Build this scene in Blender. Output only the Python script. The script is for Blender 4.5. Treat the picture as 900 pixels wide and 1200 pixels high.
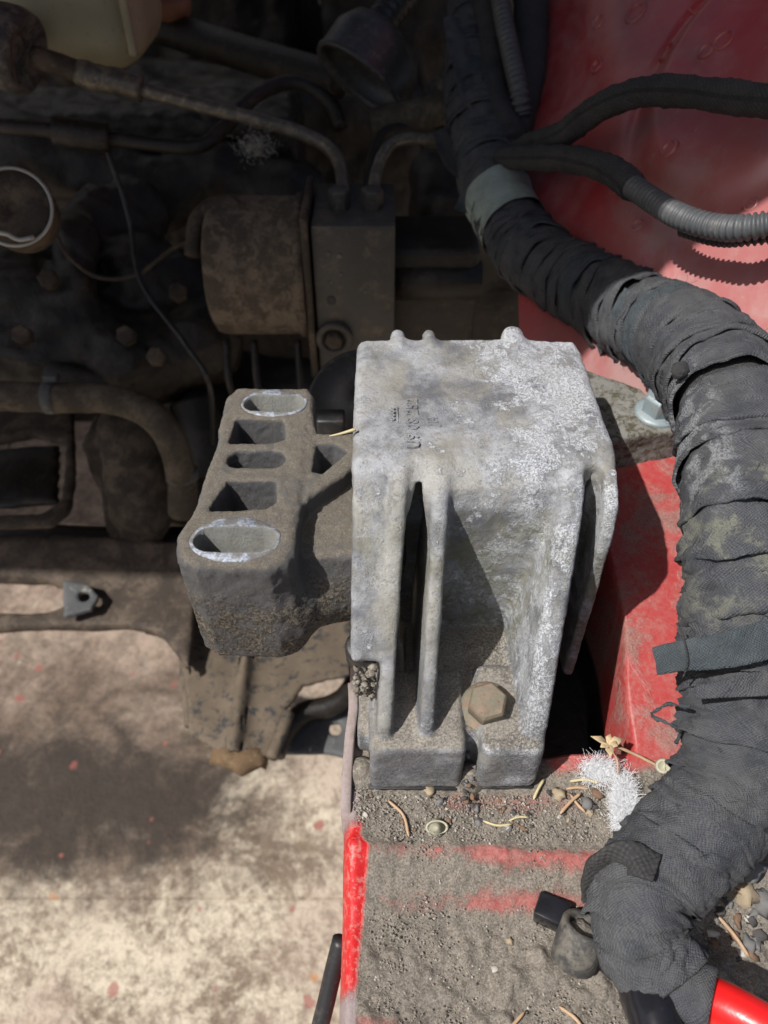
import bpy, bmesh, math, random
import numpy as np
from mathutils import Vector, Matrix, noise as mnoise
random.seed(7); np.random.seed(7)
R = math.radians
SC = bpy.context.scene
for o in list(bpy.data.objects): bpy.data.objects.remove(o)
U = 0.01                                   # everything below is written in centimetres

# ------------------------------------------------------------------ camera
CZ = 24.8
cam = bpy.data.objects.new('camera', bpy.data.cameras.new('camera'))
SC.collection.objects.link(cam); SC.camera = cam
cam.location = (0, 0, CZ*U); cam.rotation_euler = (R(45), 0, 0)
cam.data.sensor_width = 36; cam.data.sensor_fit = 'VERTICAL'; cam.data.sensor_height = 36; cam.data.lens = 27
cam.data.clip_start = 0.005; cam.data.clip_end = 100
cam.data.dof.use_dof = True; cam.data.dof.focus_distance = 0.245; cam.data.dof.aperture_fstop = 15.0
# ------------------------------------------------------------------ sky and sun
SUN = Vector((-.50, -.32, .81)).normalized()      # towards the sun
w = bpy.data.worlds.new('World'); SC.world = w; w.use_nodes = True
nt = w.node_tree
sky = nt.nodes.new('ShaderNodeTexSky'); sky.sky_type = 'NISHITA'; sky.sun_disc = False
sky.sun_elevation = math.asin(SUN.z); sky.sun_rotation = math.atan2(SUN.x, SUN.y)
nt.links.new(sky.outputs[0], nt.nodes['Background'].inputs[0]); nt.nodes['Background'].inputs[1].default_value = 0.075
sky.air_density = .8; sky.dust_density = 3.5; sky.ozone_density = .6
sl = bpy.data.lights.new('sun', 'SUN'); sl.energy = 4.9; sl.angle = R(.7); sl.color = (1, .975, .945)
so = bpy.data.objects.new('sun', sl); SC.collection.objects.link(so)
so.rotation_euler = SUN.to_track_quat('Z', 'Y').to_euler()
SC.view_settings.view_transform = 'Standard'; SC.view_settings.look = 'None'
SC.view_settings.exposure = 0.0; SC.view_settings.gamma = 1; SC.view_settings.use_curve_mapping = False
SC.cycles.use_denoising = True
SC.cycles.max_bounces = 6; SC.cycles.diffuse_bounces = 4

# ------------------------------------------------------------------ viewing helpers: where a ray of the photo meets a plane or a distance
def ray(u, v):
    a = (600-v)/900; return Vector(((u-450)/900, .70711*(1+a), -.70711*(1-a)))
def PD(u, v, t): d = ray(u, v)*t; return Vector((d.x, d.y, d.z+CZ))
def PZ(u, v, z): d = ray(u, v); return PD(u, v, (z-CZ)/d.z)
def PY(u, v, y): d = ray(u, v); return PD(u, v, y/d.y)

# ------------------------------------------------------------------ numpy noise
def _hash(i, j, k, s):
    n = (i*374761393 + j*668265263 + k*2147483647 + s*974634777) & 0xffffffff
    n = ((n ^ (n >> 13))*1274126177) & 0xffffffff
    return ((n ^ (n >> 16)) & 0xffff)/65535.0
def vn(P, sc, seed=0):
    Q = np.asarray(P, float)*sc; I = np.floor(Q).astype(np.int64); F = Q-I; F = F*F*(3-2*F); r = 0
    for a in (0, 1):
        for b in (0, 1):
            for c in (0, 1):
                wgt = (F[:, 0] if a else 1-F[:, 0])*(F[:, 1] if b else 1-F[:, 1])*(F[:, 2] if c else 1-F[:, 2])
                r = r + wgt*_hash(I[:, 0]+a, I[:, 1]+b, I[:, 2]+c, seed)
    return r*2-1
def fbm(P, sc, seed=0, oct=3):
    r = 0; amp = 1
    for o in range(oct): r = r+amp*vn(P, sc, seed+o*17); sc *= 2.1; amp *= .5
    return r

# ------------------------------------------------------------------ mesh helpers: a shape is (verts Nx3 in cm, faces list or Mx4 array)
def mesh(name, shape, mat, base=(0, 0, 0), smooth=True, uv=None):
    v, f = shape[0], shape[1]
    v = (np.asarray(v, float)-np.asarray(base, float))*U
    me = bpy.data.meshes.new(name)
    if isinstance(f, np.ndarray):
        n, k = f.shape
        me.vertices.add(len(v)); me.vertices.foreach_set('co', v.astype(np.float32).ravel())
        me.loops.add(n*k); me.loops.foreach_set('vertex_index', f.astype(np.int32).ravel())
        me.polygons.add(n); me.polygons.foreach_set('loop_start', np.arange(0, n*k, k, dtype=np.int32))
        me.polygons.foreach_set('loop_total', np.full(n, k, np.int32)); me.update(calc_edges=True)
    else:
        me.from_pydata(v.tolist(), [], [list(map(int, q)) for q in f])
    me.validate()
    if len(shape) > 2 and shape[2] is not None:
        uvl = me.uv_layers.new(name='UVMap'); vi = np.zeros(len(me.loops), np.int32); me.loops.foreach_get('vertex_index', vi)
        uvl.data.foreach_set('uv', np.asarray(shape[2], np.float32)[vi].ravel())
    me.polygons.foreach_set('use_smooth', [smooth]*len(me.polygons))
    if smooth == 'auto': pass
    if mat: me.materials.append(mat)
    return me
def add(name, me, base, parent=None):
    o = bpy.data.objects.new(name, me); SC.collection.objects.link(o)
    if parent is not None: o.parent = parent
    else: o.location = Vector(base)*U
    o['_b'] = list(base); return o
def thing(name, label, cat, base, group=None):
    o = add(name, None, base); o.empty_display_size = .01; o['label'] = label; o['category'] = cat
    if group: o['group'] = group
    return o
def part(parent, name, shape, mat, smooth=True, label=None, kind=None, sharp=None):
    b = tuple(parent['_b']); me = mesh(name, shape, mat, b, smooth)
    o = add(name, me, b, parent)
    if label: o['label'] = label
    if kind: o['kind'] = kind
    if sharp: sharpen(me, sharp)
    return o
def single(name, label, cat, shape, mat, smooth=True, group=None, kind=None, sharp=None, base=None):
    v = np.asarray(shape[0], float)
    b = tuple(base) if base is not None else (float(v[:, 0].mean()), float(v[:, 1].mean()), float(v[:, 2].min()))
    me = mesh(name, shape, mat, b, smooth); o = add(name, me, b)
    if label: o['label'] = label
    if cat: o['category'] = cat
    if group: o['group'] = group
    if kind: o['kind'] = kind
    if sharp: sharpen(me, sharp)
    return o
def sharpen(me, deg):
    bm = bmesh.new(); bm.from_mesh(me)
    for e in bm.edges:
        if len(e.link_faces) == 2 and e.calc_face_angle(0) > R(deg): e.smooth = False
    bm.to_mesh(me); bm.free()
def join(*shapes):
    V = []; F = []; n = 0; UV = []; has = any(len(s) > 2 for s in shapes)
    for s in shapes:
        V.append(np.asarray(s[0], float)); F += [[int(i)+n for i in q] for q in s[1]]
        if has: UV.append(np.asarray(s[2]) if len(s) > 2 else np.zeros((len(s[0]), 2)))
        n += len(s[0])
    return (np.vstack(V), F, np.vstack(UV)) if has else (np.vstack(V), F)
def box(c, size, bev=.1, rot=None, seg=2):
    bm = bmesh.new(); bmesh.ops.create_cube(bm, size=1)
    bmesh.ops.scale(bm, vec=size, verts=bm.verts)
    if bev: bmesh.ops.bevel(bm, geom=bm.edges[:], offset=bev, segments=seg, affect='EDGES', profile=.5)
    M = Matrix.Translation(Vector(c)) @ (rot.to_matrix().to_4x4() if rot is not None else Matrix())
    bm.transform(M); v = [tuple(x.co) for x in bm.verts]; f = [[x.index for x in q.verts] for q in bm.faces]; bm.free()
    return (np.array(v), f)
def spline(pts, step=.25):
    P = [np.asarray(p, float) for p in pts]; P = [2*P[0]-P[1]]+P+[2*P[-1]-P[-2]]; out = []
    for i in range(1, len(P)-2):
        p0, p1, p2, p3 = P[i-1:i+3]; n = max(2, int(np.linalg.norm(p2[:3]-p1[:3])/step))
        for k in range(n):
            t = k/n; out.append(.5*((2*p1)+(-p0+p2)*t+(2*p0-5*p1+4*p2-p3)*t*t+(-p0+3*p1-3*p2+p3)*t**3))
    out.append(P[-2]); return np.array(out)
def frames(C):
    T = np.gradient(C, axis=0); T /= np.linalg.norm(T, axis=1)[:, None]+1e-9
    n = np.cross(T[0], [0, 0, 1.]);
    if np.linalg.norm(n) < .1: n = np.cross(T[0], [0, 1., 0])
    n /= np.linalg.norm(n); Ns = []
    for t in T: n = n-t*np.dot(n, t); n /= np.linalg.norm(n); Ns.append(n.copy())
    Ns = np.array(Ns); return T, Ns, np.cross(T, Ns)
def tube(C, r, n=14, caps=True, prof=None, disp=None):
    C = np.asarray(C, float); r = np.broadcast_to(np.asarray(r, float), (len(C),)); T, N, B = frames(C)
    a = np.linspace(0, 2*math.pi, n, endpoint=False); V = []; s = np.concatenate([[0], np.cumsum(np.linalg.norm(np.diff(C, axis=0), axis=1))]); UVs = []
    for i in range(len(C)):
        rr = r[i]*(prof if prof is not None else 1)
        V.append(C[i]+(np.cos(a)*rr)[:, None]*N[i]+(np.sin(a)*rr)[:, None]*B[i]); UVs.append(np.stack([a*r[i], np.full(n, s[i])], 1))
    V = np.vstack(V); UVs = np.vstack(UVs); F = []
    if disp is not None:
        Cc = np.repeat(C, n, 0); D = V-Cc; D /= np.linalg.norm(D, axis=1)[:, None]; V = V+D*disp(V)[:, None]
    m = len(C)
    for i in range(m-1):
        for j in range(n): k = (j+1) % n; F.append([i*n+j, i*n+k, (i+1)*n+k, (i+1)*n+j])
    if caps: F.append(list(range(n))[::-1]); F.append([(m-1)*n+j for j in range(n)])
    return (V, F, UVs)
def lathe(prof, axis=(0, 0, 1), at=(0, 0, 0), n=28, sq=None):
    """prof: (r, h) pairs along the axis"""
    q = Vector((0, 0, 1)).rotation_difference(Vector(axis)).to_matrix(); V = []; F = []
    for r, h in prof:
        for j in range(n):
            a = 2*math.pi*j/n; p = q @ Vector((math.cos(a)*r, math.sin(a)*r, h)); V.append(p+Vector(at))
    for i in range(len(prof)-1):
        for j in range(n): k = (j+1) % n; F.append([i*n+j, i*n+k, (i+1)*n+k, (i+1)*n+j])
    F.append(list(range(n))[::-1]); F.append([(len(prof)-1)*n+j for j in range(n)])
    return (np.array([tuple(p) for p in V]), F)
def torus(c, axis, Rr, r, n=40, m=8, arc=(0, 360)):
    q = Vector((0, 0, 1)).rotation_difference(Vector(axis)).to_matrix()
    C = [tuple(q @ Vector((math.cos(R(a))*Rr, math.sin(R(a))*Rr, 0))+Vector(c)) for a in np.linspace(arc[0], arc[1], n)]
    return tube(np.array(C), r, m)
def hexhead(at, axis, af, h, spin=0, chamf=.12):
    """hexagon prism across flats af with domed chamfer"""
    q = Vector((0, 0, 1)).rotation_difference(Vector(axis)).to_matrix(); V = []; F = []; rr = af/2/math.cos(R(30))
    for r, z in ((rr, 0), (rr, h-chamf), (rr*.86, h)):
        for j in range(6): a = R(60*j+spin); V.append(tuple(q @ Vector((math.cos(a)*r, math.sin(a)*r, z))+Vector(at)))
    for i in range(2):
        for j in range(6): k = (j+1) % 6; F.append([i*6+j, i*6+k, i*6+6+k, i*6+6+j])
    F.append([12+j for j in range(6)]); F.append([5, 4, 3, 2, 1, 0]); return bevel_shape((np.array(V), F), .035)
def bevel_shape(s, w, seg=2):
    me = bpy.data.meshes.new('t'); me.from_pydata([tuple(p) for p in s[0]], [], s[1]); bm = bmesh.new(); bm.from_mesh(me); bpy.data.meshes.remove(me)
    bmesh.ops.bevel(bm, geom=bm.edges[:], offset=w, segments=seg, affect='EDGES', profile=.5, clamp_overlap=True)
    v = [tuple(x.co) for x in bm.verts]; bm.verts.index_update(); f = [[x.index for x in q.verts] for q in bm.faces]; bm.free(); return (np.array(v), f)
def plate(poly, z0, z1, bev=.08):
    """poly: list of (x,y); a slab between z0 and z1 with bevelled rims"""
    n = len(poly); V = [(x, y, z0) for x, y in poly]+[(x, y, z1) for x, y in poly]
    F = [list(range(n))[::-1], [n+i for i in range(n)]]+[[i, (i+1) % n, n+(i+1) % n, n+i] for i in range(n)]
    return bevel_shape((np.array(V), F), bev) if bev else (np.array(V), F)
def blob(c, r, seed=0, flat=.8, sub=1, rough=.3):
    bm = bmesh.new(); bmesh.ops.create_icosphere(bm, subdivisions=sub, radius=1)
    rnd = random.Random(seed); e = Matrix.Rotation(rnd.random()*6, 3, 'Z') @ Matrix.Diagonal((1, rnd.uniform(.6, 1), flat*rnd.uniform(.7, 1.05)))
    off = Vector((seed*1.37, seed*.71, 0)); V = []
    for x in bm.verts: p = x.co.copy(); p = p*(1+rough*(mnoise.noise(p*1.6+off)*1.5+mnoise.noise(p*3.7+off)*.6)); V.append(tuple(Vector(c)+(e @ p)*r))
    f = [[x.index for x in q.verts] for q in bm.faces]; bm.free(); return (np.array(V), f)

# ------------------------------------------------------------------ signed distance castings
def smin(a, b, k): h = np.clip(.5+.5*(b-a)/k, 0, 1); return b*(1-h)+a*h-k*h*(1-h)
def smax(a, b, k): return -smin(-a, -b, k)
def sbox(X, Y, Z, c, hs, r=.0):
    q = [np.abs(A-c[i])-(hs[i]-r) for i, A in enumerate((X, Y, Z))]
    return np.sqrt(sum(np.maximum(t, 0)**2 for t in q))+np.minimum(np.maximum(np.maximum(q[0], q[1]), q[2]), 0)-r
def scap(X, Y, Z, a, b, r, r2=None):
    a = np.array(a, float); b = np.array(b, float); ba = b-a; r2 = r if r2 is None else r2
    h = np.clip(((X-a[0])*ba[0]+(Y-a[1])*ba[1]+(Z-a[2])*ba[2])/ba.dot(ba), 0, 1)
    return np.sqrt((X-a[0]-h*ba[0])**2+(Y-a[1]-h*ba[1])**2+(Z-a[2]-h*ba[2])**2)-(r+(r2-r)*h)
def spoly(px, py, pts):
    pts = np.array(pts, float); d = (px-pts[0, 0])**2+(py-pts[0, 1])**2; s = np.ones_like(d); n = len(pts)
    for i in range(n):
        vi, vj = pts[i], pts[i-1]; ex, ey = vj-vi; wx = px-vi[0]; wy = py-vi[1]
        t = np.clip((wx*ex+wy*ey)/(ex*ex+ey*ey), 0, 1); bx = wx-ex*t; by = wy-ey*t; d = np.minimum(d, bx*bx+by*by)
        c1 = py >= vi[1]; c2 = py < vj[1]; c3 = ex*wy > ey*wx
        s = np.where((c1 & c2 & c3) | (~c1 & ~c2 & ~c3), -s, s)
    return s*np.sqrt(d)
def extr(d2, z, hz, r=0):
    a = d2+r; b = np.abs(z)-(hz-r)
    return np.minimum(np.maximum(a, b), 0)+np.sqrt(np.maximum(a, 0)**2+np.maximum(b, 0)**2)-r
def snet(f, lo, hi, h, amp=()):
    ax = [np.arange(lo[i], hi[i]+h, h, dtype=np.float32) for i in range(3)]
    V = f(*np.meshgrid(*ax, indexing='ij')).astype(np.float32); S = V < 0; nx, ny, nz = V.shape
    cnt = np.zeros((nx-1, ny-1, nz-1), np.int8)
    for a in (0, 1):
        for b in (0, 1):
            for c in (0, 1): cnt += S[a:nx-1+a, b:ny-1+b, c:nz-1+c]
    act = (cnt > 0) & (cnt < 8); I = np.argwhere(act); pos = np.zeros((len(I), 3)); n = np.zeros(len(I))
    cs = [(0, 0, 0), (1, 0, 0), (0, 1, 0), (0, 0, 1), (1, 1, 0), (1, 0, 1), (0, 1, 1), (1, 1, 1)]
    for a in cs:
        for b in cs:
            if sum(b)-sum(a) == 1 and all(y >= x for x, y in zip(a, b)):
                va = V[I[:, 0]+a[0], I[:, 1]+a[1], I[:, 2]+a[2]]; vb = V[I[:, 0]+b[0], I[:, 1]+b[1], I[:, 2]+b[2]]
                m = (va < 0) != (vb < 0); t = np.where(m, va/np.where(va == vb, 1, va-vb), 0)
                pos += np.where(m[:, None], np.array(a)+t[:, None]*(np.array(b)-np.array(a)), 0); n += m
    P = (I+pos/n[:, None])*h+np.array(lo); vid = -np.ones(act.shape, np.int64); vid[act] = np.arange(len(I)); F = []
    for axi in range(3):
        o1, o2 = [k for k in range(3) if k != axi]
        A = S.take(range(0, S.shape[axi]-1), axi); Bq = S.take(range(1, S.shape[axi]), axi); E = np.argwhere(A != Bq)
        E = E[(E[:, o1] > 0) & (E[:, o2] > 0) & (E[:, o1] < S.shape[o1]-1) & (E[:, o2] < S.shape[o2]-1)]
        ins = S[tuple(E.T)]; e1 = np.eye(3, dtype=int)[o1]; e2 = np.eye(3, dtype=int)[o2]
        q = np.stack([vid[tuple((E-e1-e2).T)], vid[tuple((E-e2).T)], vid[tuple(E.T)], vid[tuple((E-e1).T)]], 1)
        flip = ins if axi != 1 else ~ins; q = np.where(flip[:, None], q, q[:, ::-1]); F.append(q)
    F = np.vstack(F)
    for (sc, am, sd) in amp:                                     # rough casting skin: move points along their normals
        nn = np.zeros_like(P); fn = np.cross(P[F[:, 1]]-P[F[:, 0]], P[F[:, 2]]-P[F[:, 0]])
        for k in range(4): np.add.at(nn, F[:, k], fn)
        nn /= np.linalg.norm(nn, axis=1)[:, None]+1e-9; P = P+nn*(fbm(P, sc, sd)*am)[:, None]
    return (P, F)

# ------------------------------------------------------------------ materials
class NB:
    def __init__(s, name):
        s.m = bpy.data.materials.new(name); s.m.use_nodes = True; s.t = s.m.node_tree; s.b = s.t.nodes['Principled BSDF']
        g = s.t.nodes.new('ShaderNodeNewGeometry'); mp = s.t.nodes.new('ShaderNodeVectorMath'); mp.operation = 'SCALE'; mp.inputs['Scale'].default_value = 100
        s.t.links.new(g.outputs['Position'], mp.inputs[0]); s.pos = mp.outputs[0]; s.geo = g
    def put(s, sock, v):
        if isinstance(v, bpy.types.NodeSocket): s.t.links.new(v, sock)
        elif isinstance(v, (tuple, list)): sock.default_value = (*v, 1) if len(v) == 3 and sock.type == 'RGBA' else v
        else: sock.default_value = v
    def noise(s, sc, det=4, rough=.55, dist=0, vec=None):
        n = s.t.nodes.new('ShaderNodeTexNoise'); s.put(n.inputs['Vector'], vec or s.pos)
        n.inputs['Scale'].default_value = sc; n.inputs['Detail'].default_value = det; n.inputs['Roughness'].default_value = rough; n.inputs['Distortion'].default_value = dist
        return n.outputs[0]
    def voro(s, sc, feature='F1', out='Distance', vec=None, rnd=1):
        n = s.t.nodes.new('ShaderNodeTexVoronoi'); n.feature = feature; s.put(n.inputs['Vector'], vec or s.pos); n.inputs['Scale'].default_value = sc; n.inputs['Randomness'].default_value = rnd
        return n.outputs[out]
    def math(s, op, a, b=0, c=None):
        n = s.t.nodes.new('ShaderNodeMath'); n.operation = op; s.put(n.inputs[0], a); s.put(n.inputs[1], b)
        if c is not None: s.put(n.inputs[2], c)
        return n.outputs[0]
    def step(s, x, lo, hi, a=0, b=1):
        n = s.t.nodes.new('ShaderNodeMapRange'); n.interpolation_type = 'SMOOTHSTEP'; s.put(n.inputs[0], x)
        for i, v in enumerate((lo, hi, a, b)): s.put(n.inputs[i+1], v)
        return n.outputs[0]
    def mix(s, f, a, b):
        n = s.t.nodes.new('ShaderNodeMix'); n.data_type = 'RGBA'; s.put(n.inputs[0], f); s.put(n.inputs[6], a); s.put(n.inputs[7], b); return n.outputs[2]
    def xyz(s, vec=None):
        n = s.t.nodes.new('ShaderNodeSeparateXYZ'); s.put(n.inputs[0], vec or s.pos); return n.outputs
    def stretch(s, v, vec=None):
        n = s.t.nodes.new('ShaderNodeVectorMath'); n.operation = 'MULTIPLY'; s.put(n.inputs[0], vec or s.pos); n.inputs[1].default_value = v; return n.outputs[0]
    def uv(s):
        n = s.t.nodes.new('ShaderNodeUVMap'); return n.outputs[0]
    def bump(s, h, st, dist, nrm=None):
        n = s.t.nodes.new('ShaderNodeBump'); s.put(n.inputs['Height'], h); n.inputs['Strength'].default_value = st; n.inputs['Distance'].default_value = dist*U
        if nrm is not None: s.put(n.inputs['Normal'], nrm)
        return n.outputs[0]
    def set(s, **k):
        for a, v in k.items(): s.put(s.b.inputs[a.replace('_', ' ')], v)
        return s.m
def grimy(name, c1, c2, dust=None, dustlo=.45, dusthi=.65, scale=.6, rough=.7, metal=0, bump=.5, bd=.05, grain=9, fleck=None):
    """general worn surface: two tones, dust settled in clouds, grain"""
    n = NB(name); c = n.mix(n.noise(scale, 6), c1, c2); g = n.noise(grain, 5, .7)
    if dust:
        c = n.mix(n.step(n.math('ADD', n.math('MULTIPLY', n.noise(scale*1.7, 5, .65, .4), .75), n.math('MULTIPLY', g, .25)), dustlo, dusthi), c, dust)
    c = n.mix(n.step(g, .62, .75, 0, .6), c, tuple(min(1, x*1.9+.01) for x in (dust or c2)))
    c = n.mix(n.step(g, .42, .3, 0, .6), c, tuple(x*.35 for x in c1))
    h = n.math('ADD', n.math('MULTIPLY', n.noise(grain*.35, 4), 1.2), g)
    return n.set(Base_Color=c, Roughness=rough, Metallic=metal, Normal=n.bump(h, bump, bd))

# corroded cast aluminium of the mount
n = NB('cast_aluminium'); x, y, z = n.xyz()
fine = n.noise(13, 5, .8); mid = n.noise(5, 6, .75)
c = n.mix(n.step(n.noise(.6, 7, .7, .2), .36, .62), (.15, .155, .168), (.41, .418, .435))
c = n.mix(n.step(n.noise(.5, 6, .65, .3, n.stretch((1, .6, .7))), .44, .62, 0, .75), c, (.31, .295, .25))
c = n.mix(n.step(n.math('ADD', n.math('MULTIPLY', n.noise(1.5, 5, .7), .6), n.math('MULTIPLY', fine, .4)), .50, .60, 0, .5), c, (.20, .185, .155))
loc = n.math('ADD', n.step(x, .2, 4.6, -.085, .085), n.math('MULTIPLY', n.math('SUBTRACT', n.noise(.5, 4, .6), .5), .45))
pt = n.geo.outputs['Pointiness']; crust = n.math('ADD', n.math('ADD', n.math('MULTIPLY', n.noise(.95, 5, .62, .2), .62), n.math('MULTIPLY', mid, .38)), n.math('ADD', loc, n.step(pt, .51, .56, 0, .05)))
cm = n.step(crust, .525, .585)
cm2 = n.math('MULTIPLY', cm, n.step(n.math('ADD', n.math('MULTIPLY', fine, .6), n.math('MULTIPLY', n.noise(28, 2, .6), .4)), .40, .52, .2, 1))
c = n.mix(n.math('MULTIPLY', cm2, .85), c, n.mix(n.noise(2, 3), (.56, .59, .64), (.68, .69, .70)))
film = n.math('MULTIPLY', n.step(n.noise(.7, 4, .6), .45, .6), n.step(n.noise(22, 3, .7), .40, .62))
c = n.mix(n.math('MULTIPLY', film, .3), c, (.58, .60, .63))
yel = n.math('MULTIPLY', n.step(n.noise(1.2, 4, .6), .46, .6), n.step(n.noise(6.5, 5, .75, .2), .55, .64))
c = n.mix(n.math('MULTIPLY', yel, .5), c, (.60, .58, .44))
c = n.mix(n.step(n.noise(8, 4, .7), .36, .27, 0, .8), c, (.10, .09, .07))
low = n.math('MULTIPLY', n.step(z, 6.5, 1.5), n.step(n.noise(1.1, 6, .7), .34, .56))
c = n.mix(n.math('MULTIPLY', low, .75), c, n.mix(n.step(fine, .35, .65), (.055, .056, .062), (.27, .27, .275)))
grn = n.math('MULTIPLY', n.step(n.noise(1.3, 5, .7), .42, .56), n.math('MULTIPLY', n.step(y, 14.6, 15.6), n.step(z, 8.9, 7.0)))
c = n.mix(n.math('MULTIPLY', grn, .55), c, n.mix(mid, (.10, .10, .05), (.27, .26, .16)))
upn = n.xyz(n.geo.outputs['Normal'])[2]
pad = n.math('MULTIPLY', n.step(upn, .55, .9), n.step(z, 3.6, 2.9))
c = n.mix(n.math('MULTIPLY', pad, .8), c, n.mix(n.step(fine, .35, .65), (.15, .13, .105), (.40, .36, .30)))
h = n.math('ADD', n.math('ADD', n.math('MULTIPLY', cm2, .7), n.math('MULTIPLY', yel, .5)), n.math('ADD', n.math('MULTIPLY', mid, .8), n.math('MULTIPLY', fine, .55)))
M_alu = n.set(Base_Color=c, Metallic=n.step(cm2, 0, 1, .15, 0), Specular_IOR_Level=.3, Roughness=n.step(fine, .3, .7, .52, .75), Normal=n.bump(h, .85, .05))

# dusty darker casting of the bracket: dust lies on what faces up
n = NB('dusty_casting'); up = n.xyz(n.geo.outputs['Normal'])[2]; z_ = n.xyz()[2]
g = n.noise(17, 5, .85); m1 = n.noise(5, 6, .8)
c = n.mix(n.noise(1.0, 6, .65), (.055, .055, .057), (.16, .162, .168))
d = n.mix(n.step(g, .3, .72), (.10, .085, .066), (.32, .285, .235)); d = n.mix(n.step(m1, .42, .62, 0, .6), d, (.155, .135, .105)); d = n.mix(n.step(n.noise(1.2, 5, .7), .52, .62, 0, .7), d, (.13, .125, .115))
df = n.math('ADD', n.math('MULTIPLY', n.math('MAXIMUM', up, 0), .40), n.math('ADD', n.math('MULTIPLY', n.noise(.9, 6, .7), .75), n.math('MULTIPLY', m1, .25)))
c = n.mix(n.step(df, .62, .84, .12, .95), c, d)
muck = n.math('MULTIPLY', n.step(n.math('ADD', n.noise(1.3, 5, .7), n.math('MULTIPLY', m1, .3)), .56, .70), n.step(z_, 7.4, 5.2))
c = n.mix(muck, c, n.mix(n.step(n.noise(10, 4, .8), .35, .65), (.018, .014, .01), (.30, .26, .205)))
c = n.mix(n.step(n.noise(9, 4, .7), .62, .70, 0, .45), c, (.36, .36, .36))
h = n.math('ADD', n.math('ADD', g, n.math('MULTIPLY', m1, .7)), n.math('MULTIPLY', muck, n.math('MULTIPLY', n.noise(7, 5, .8), 4)))
M_brk = n.set(Base_Color=c, Metallic=.05, Specular_IOR_Level=.3, Roughness=.75, Normal=n.bump(h, .9, .06))
n = NB('oxidised_bore'); M_bore = n.set(Base_Color=n.mix(n.noise(2, 7, .8), (.10, .10, .085), (.36, .36, .33)), Roughness=.8, Normal=n.bump(n.noise(9, 6, .8), 1, .07))

M_ear = grimy('weathered_ear', (.17, .16, .14), (.30, .29, .265), (.085, .075, .045), .46, .6, 1.8, .75, .1, .7, .05, 9)
n = NB('machined_oxide'); c = n.mix(n.step(n.noise(5, 7, .8, .3), .32, .66), (.10, .115, .14), (.46, .50, .58))
M_ring = n.set(Base_Color=n.mix(n.step(n.noise(2.4, 6, .7), .44, .56, 0, .85), c, (.17, .16, .14)), Metallic=.1, Roughness=.55, Normal=n.bump(n.noise(14, 4), .7, .03))

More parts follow.
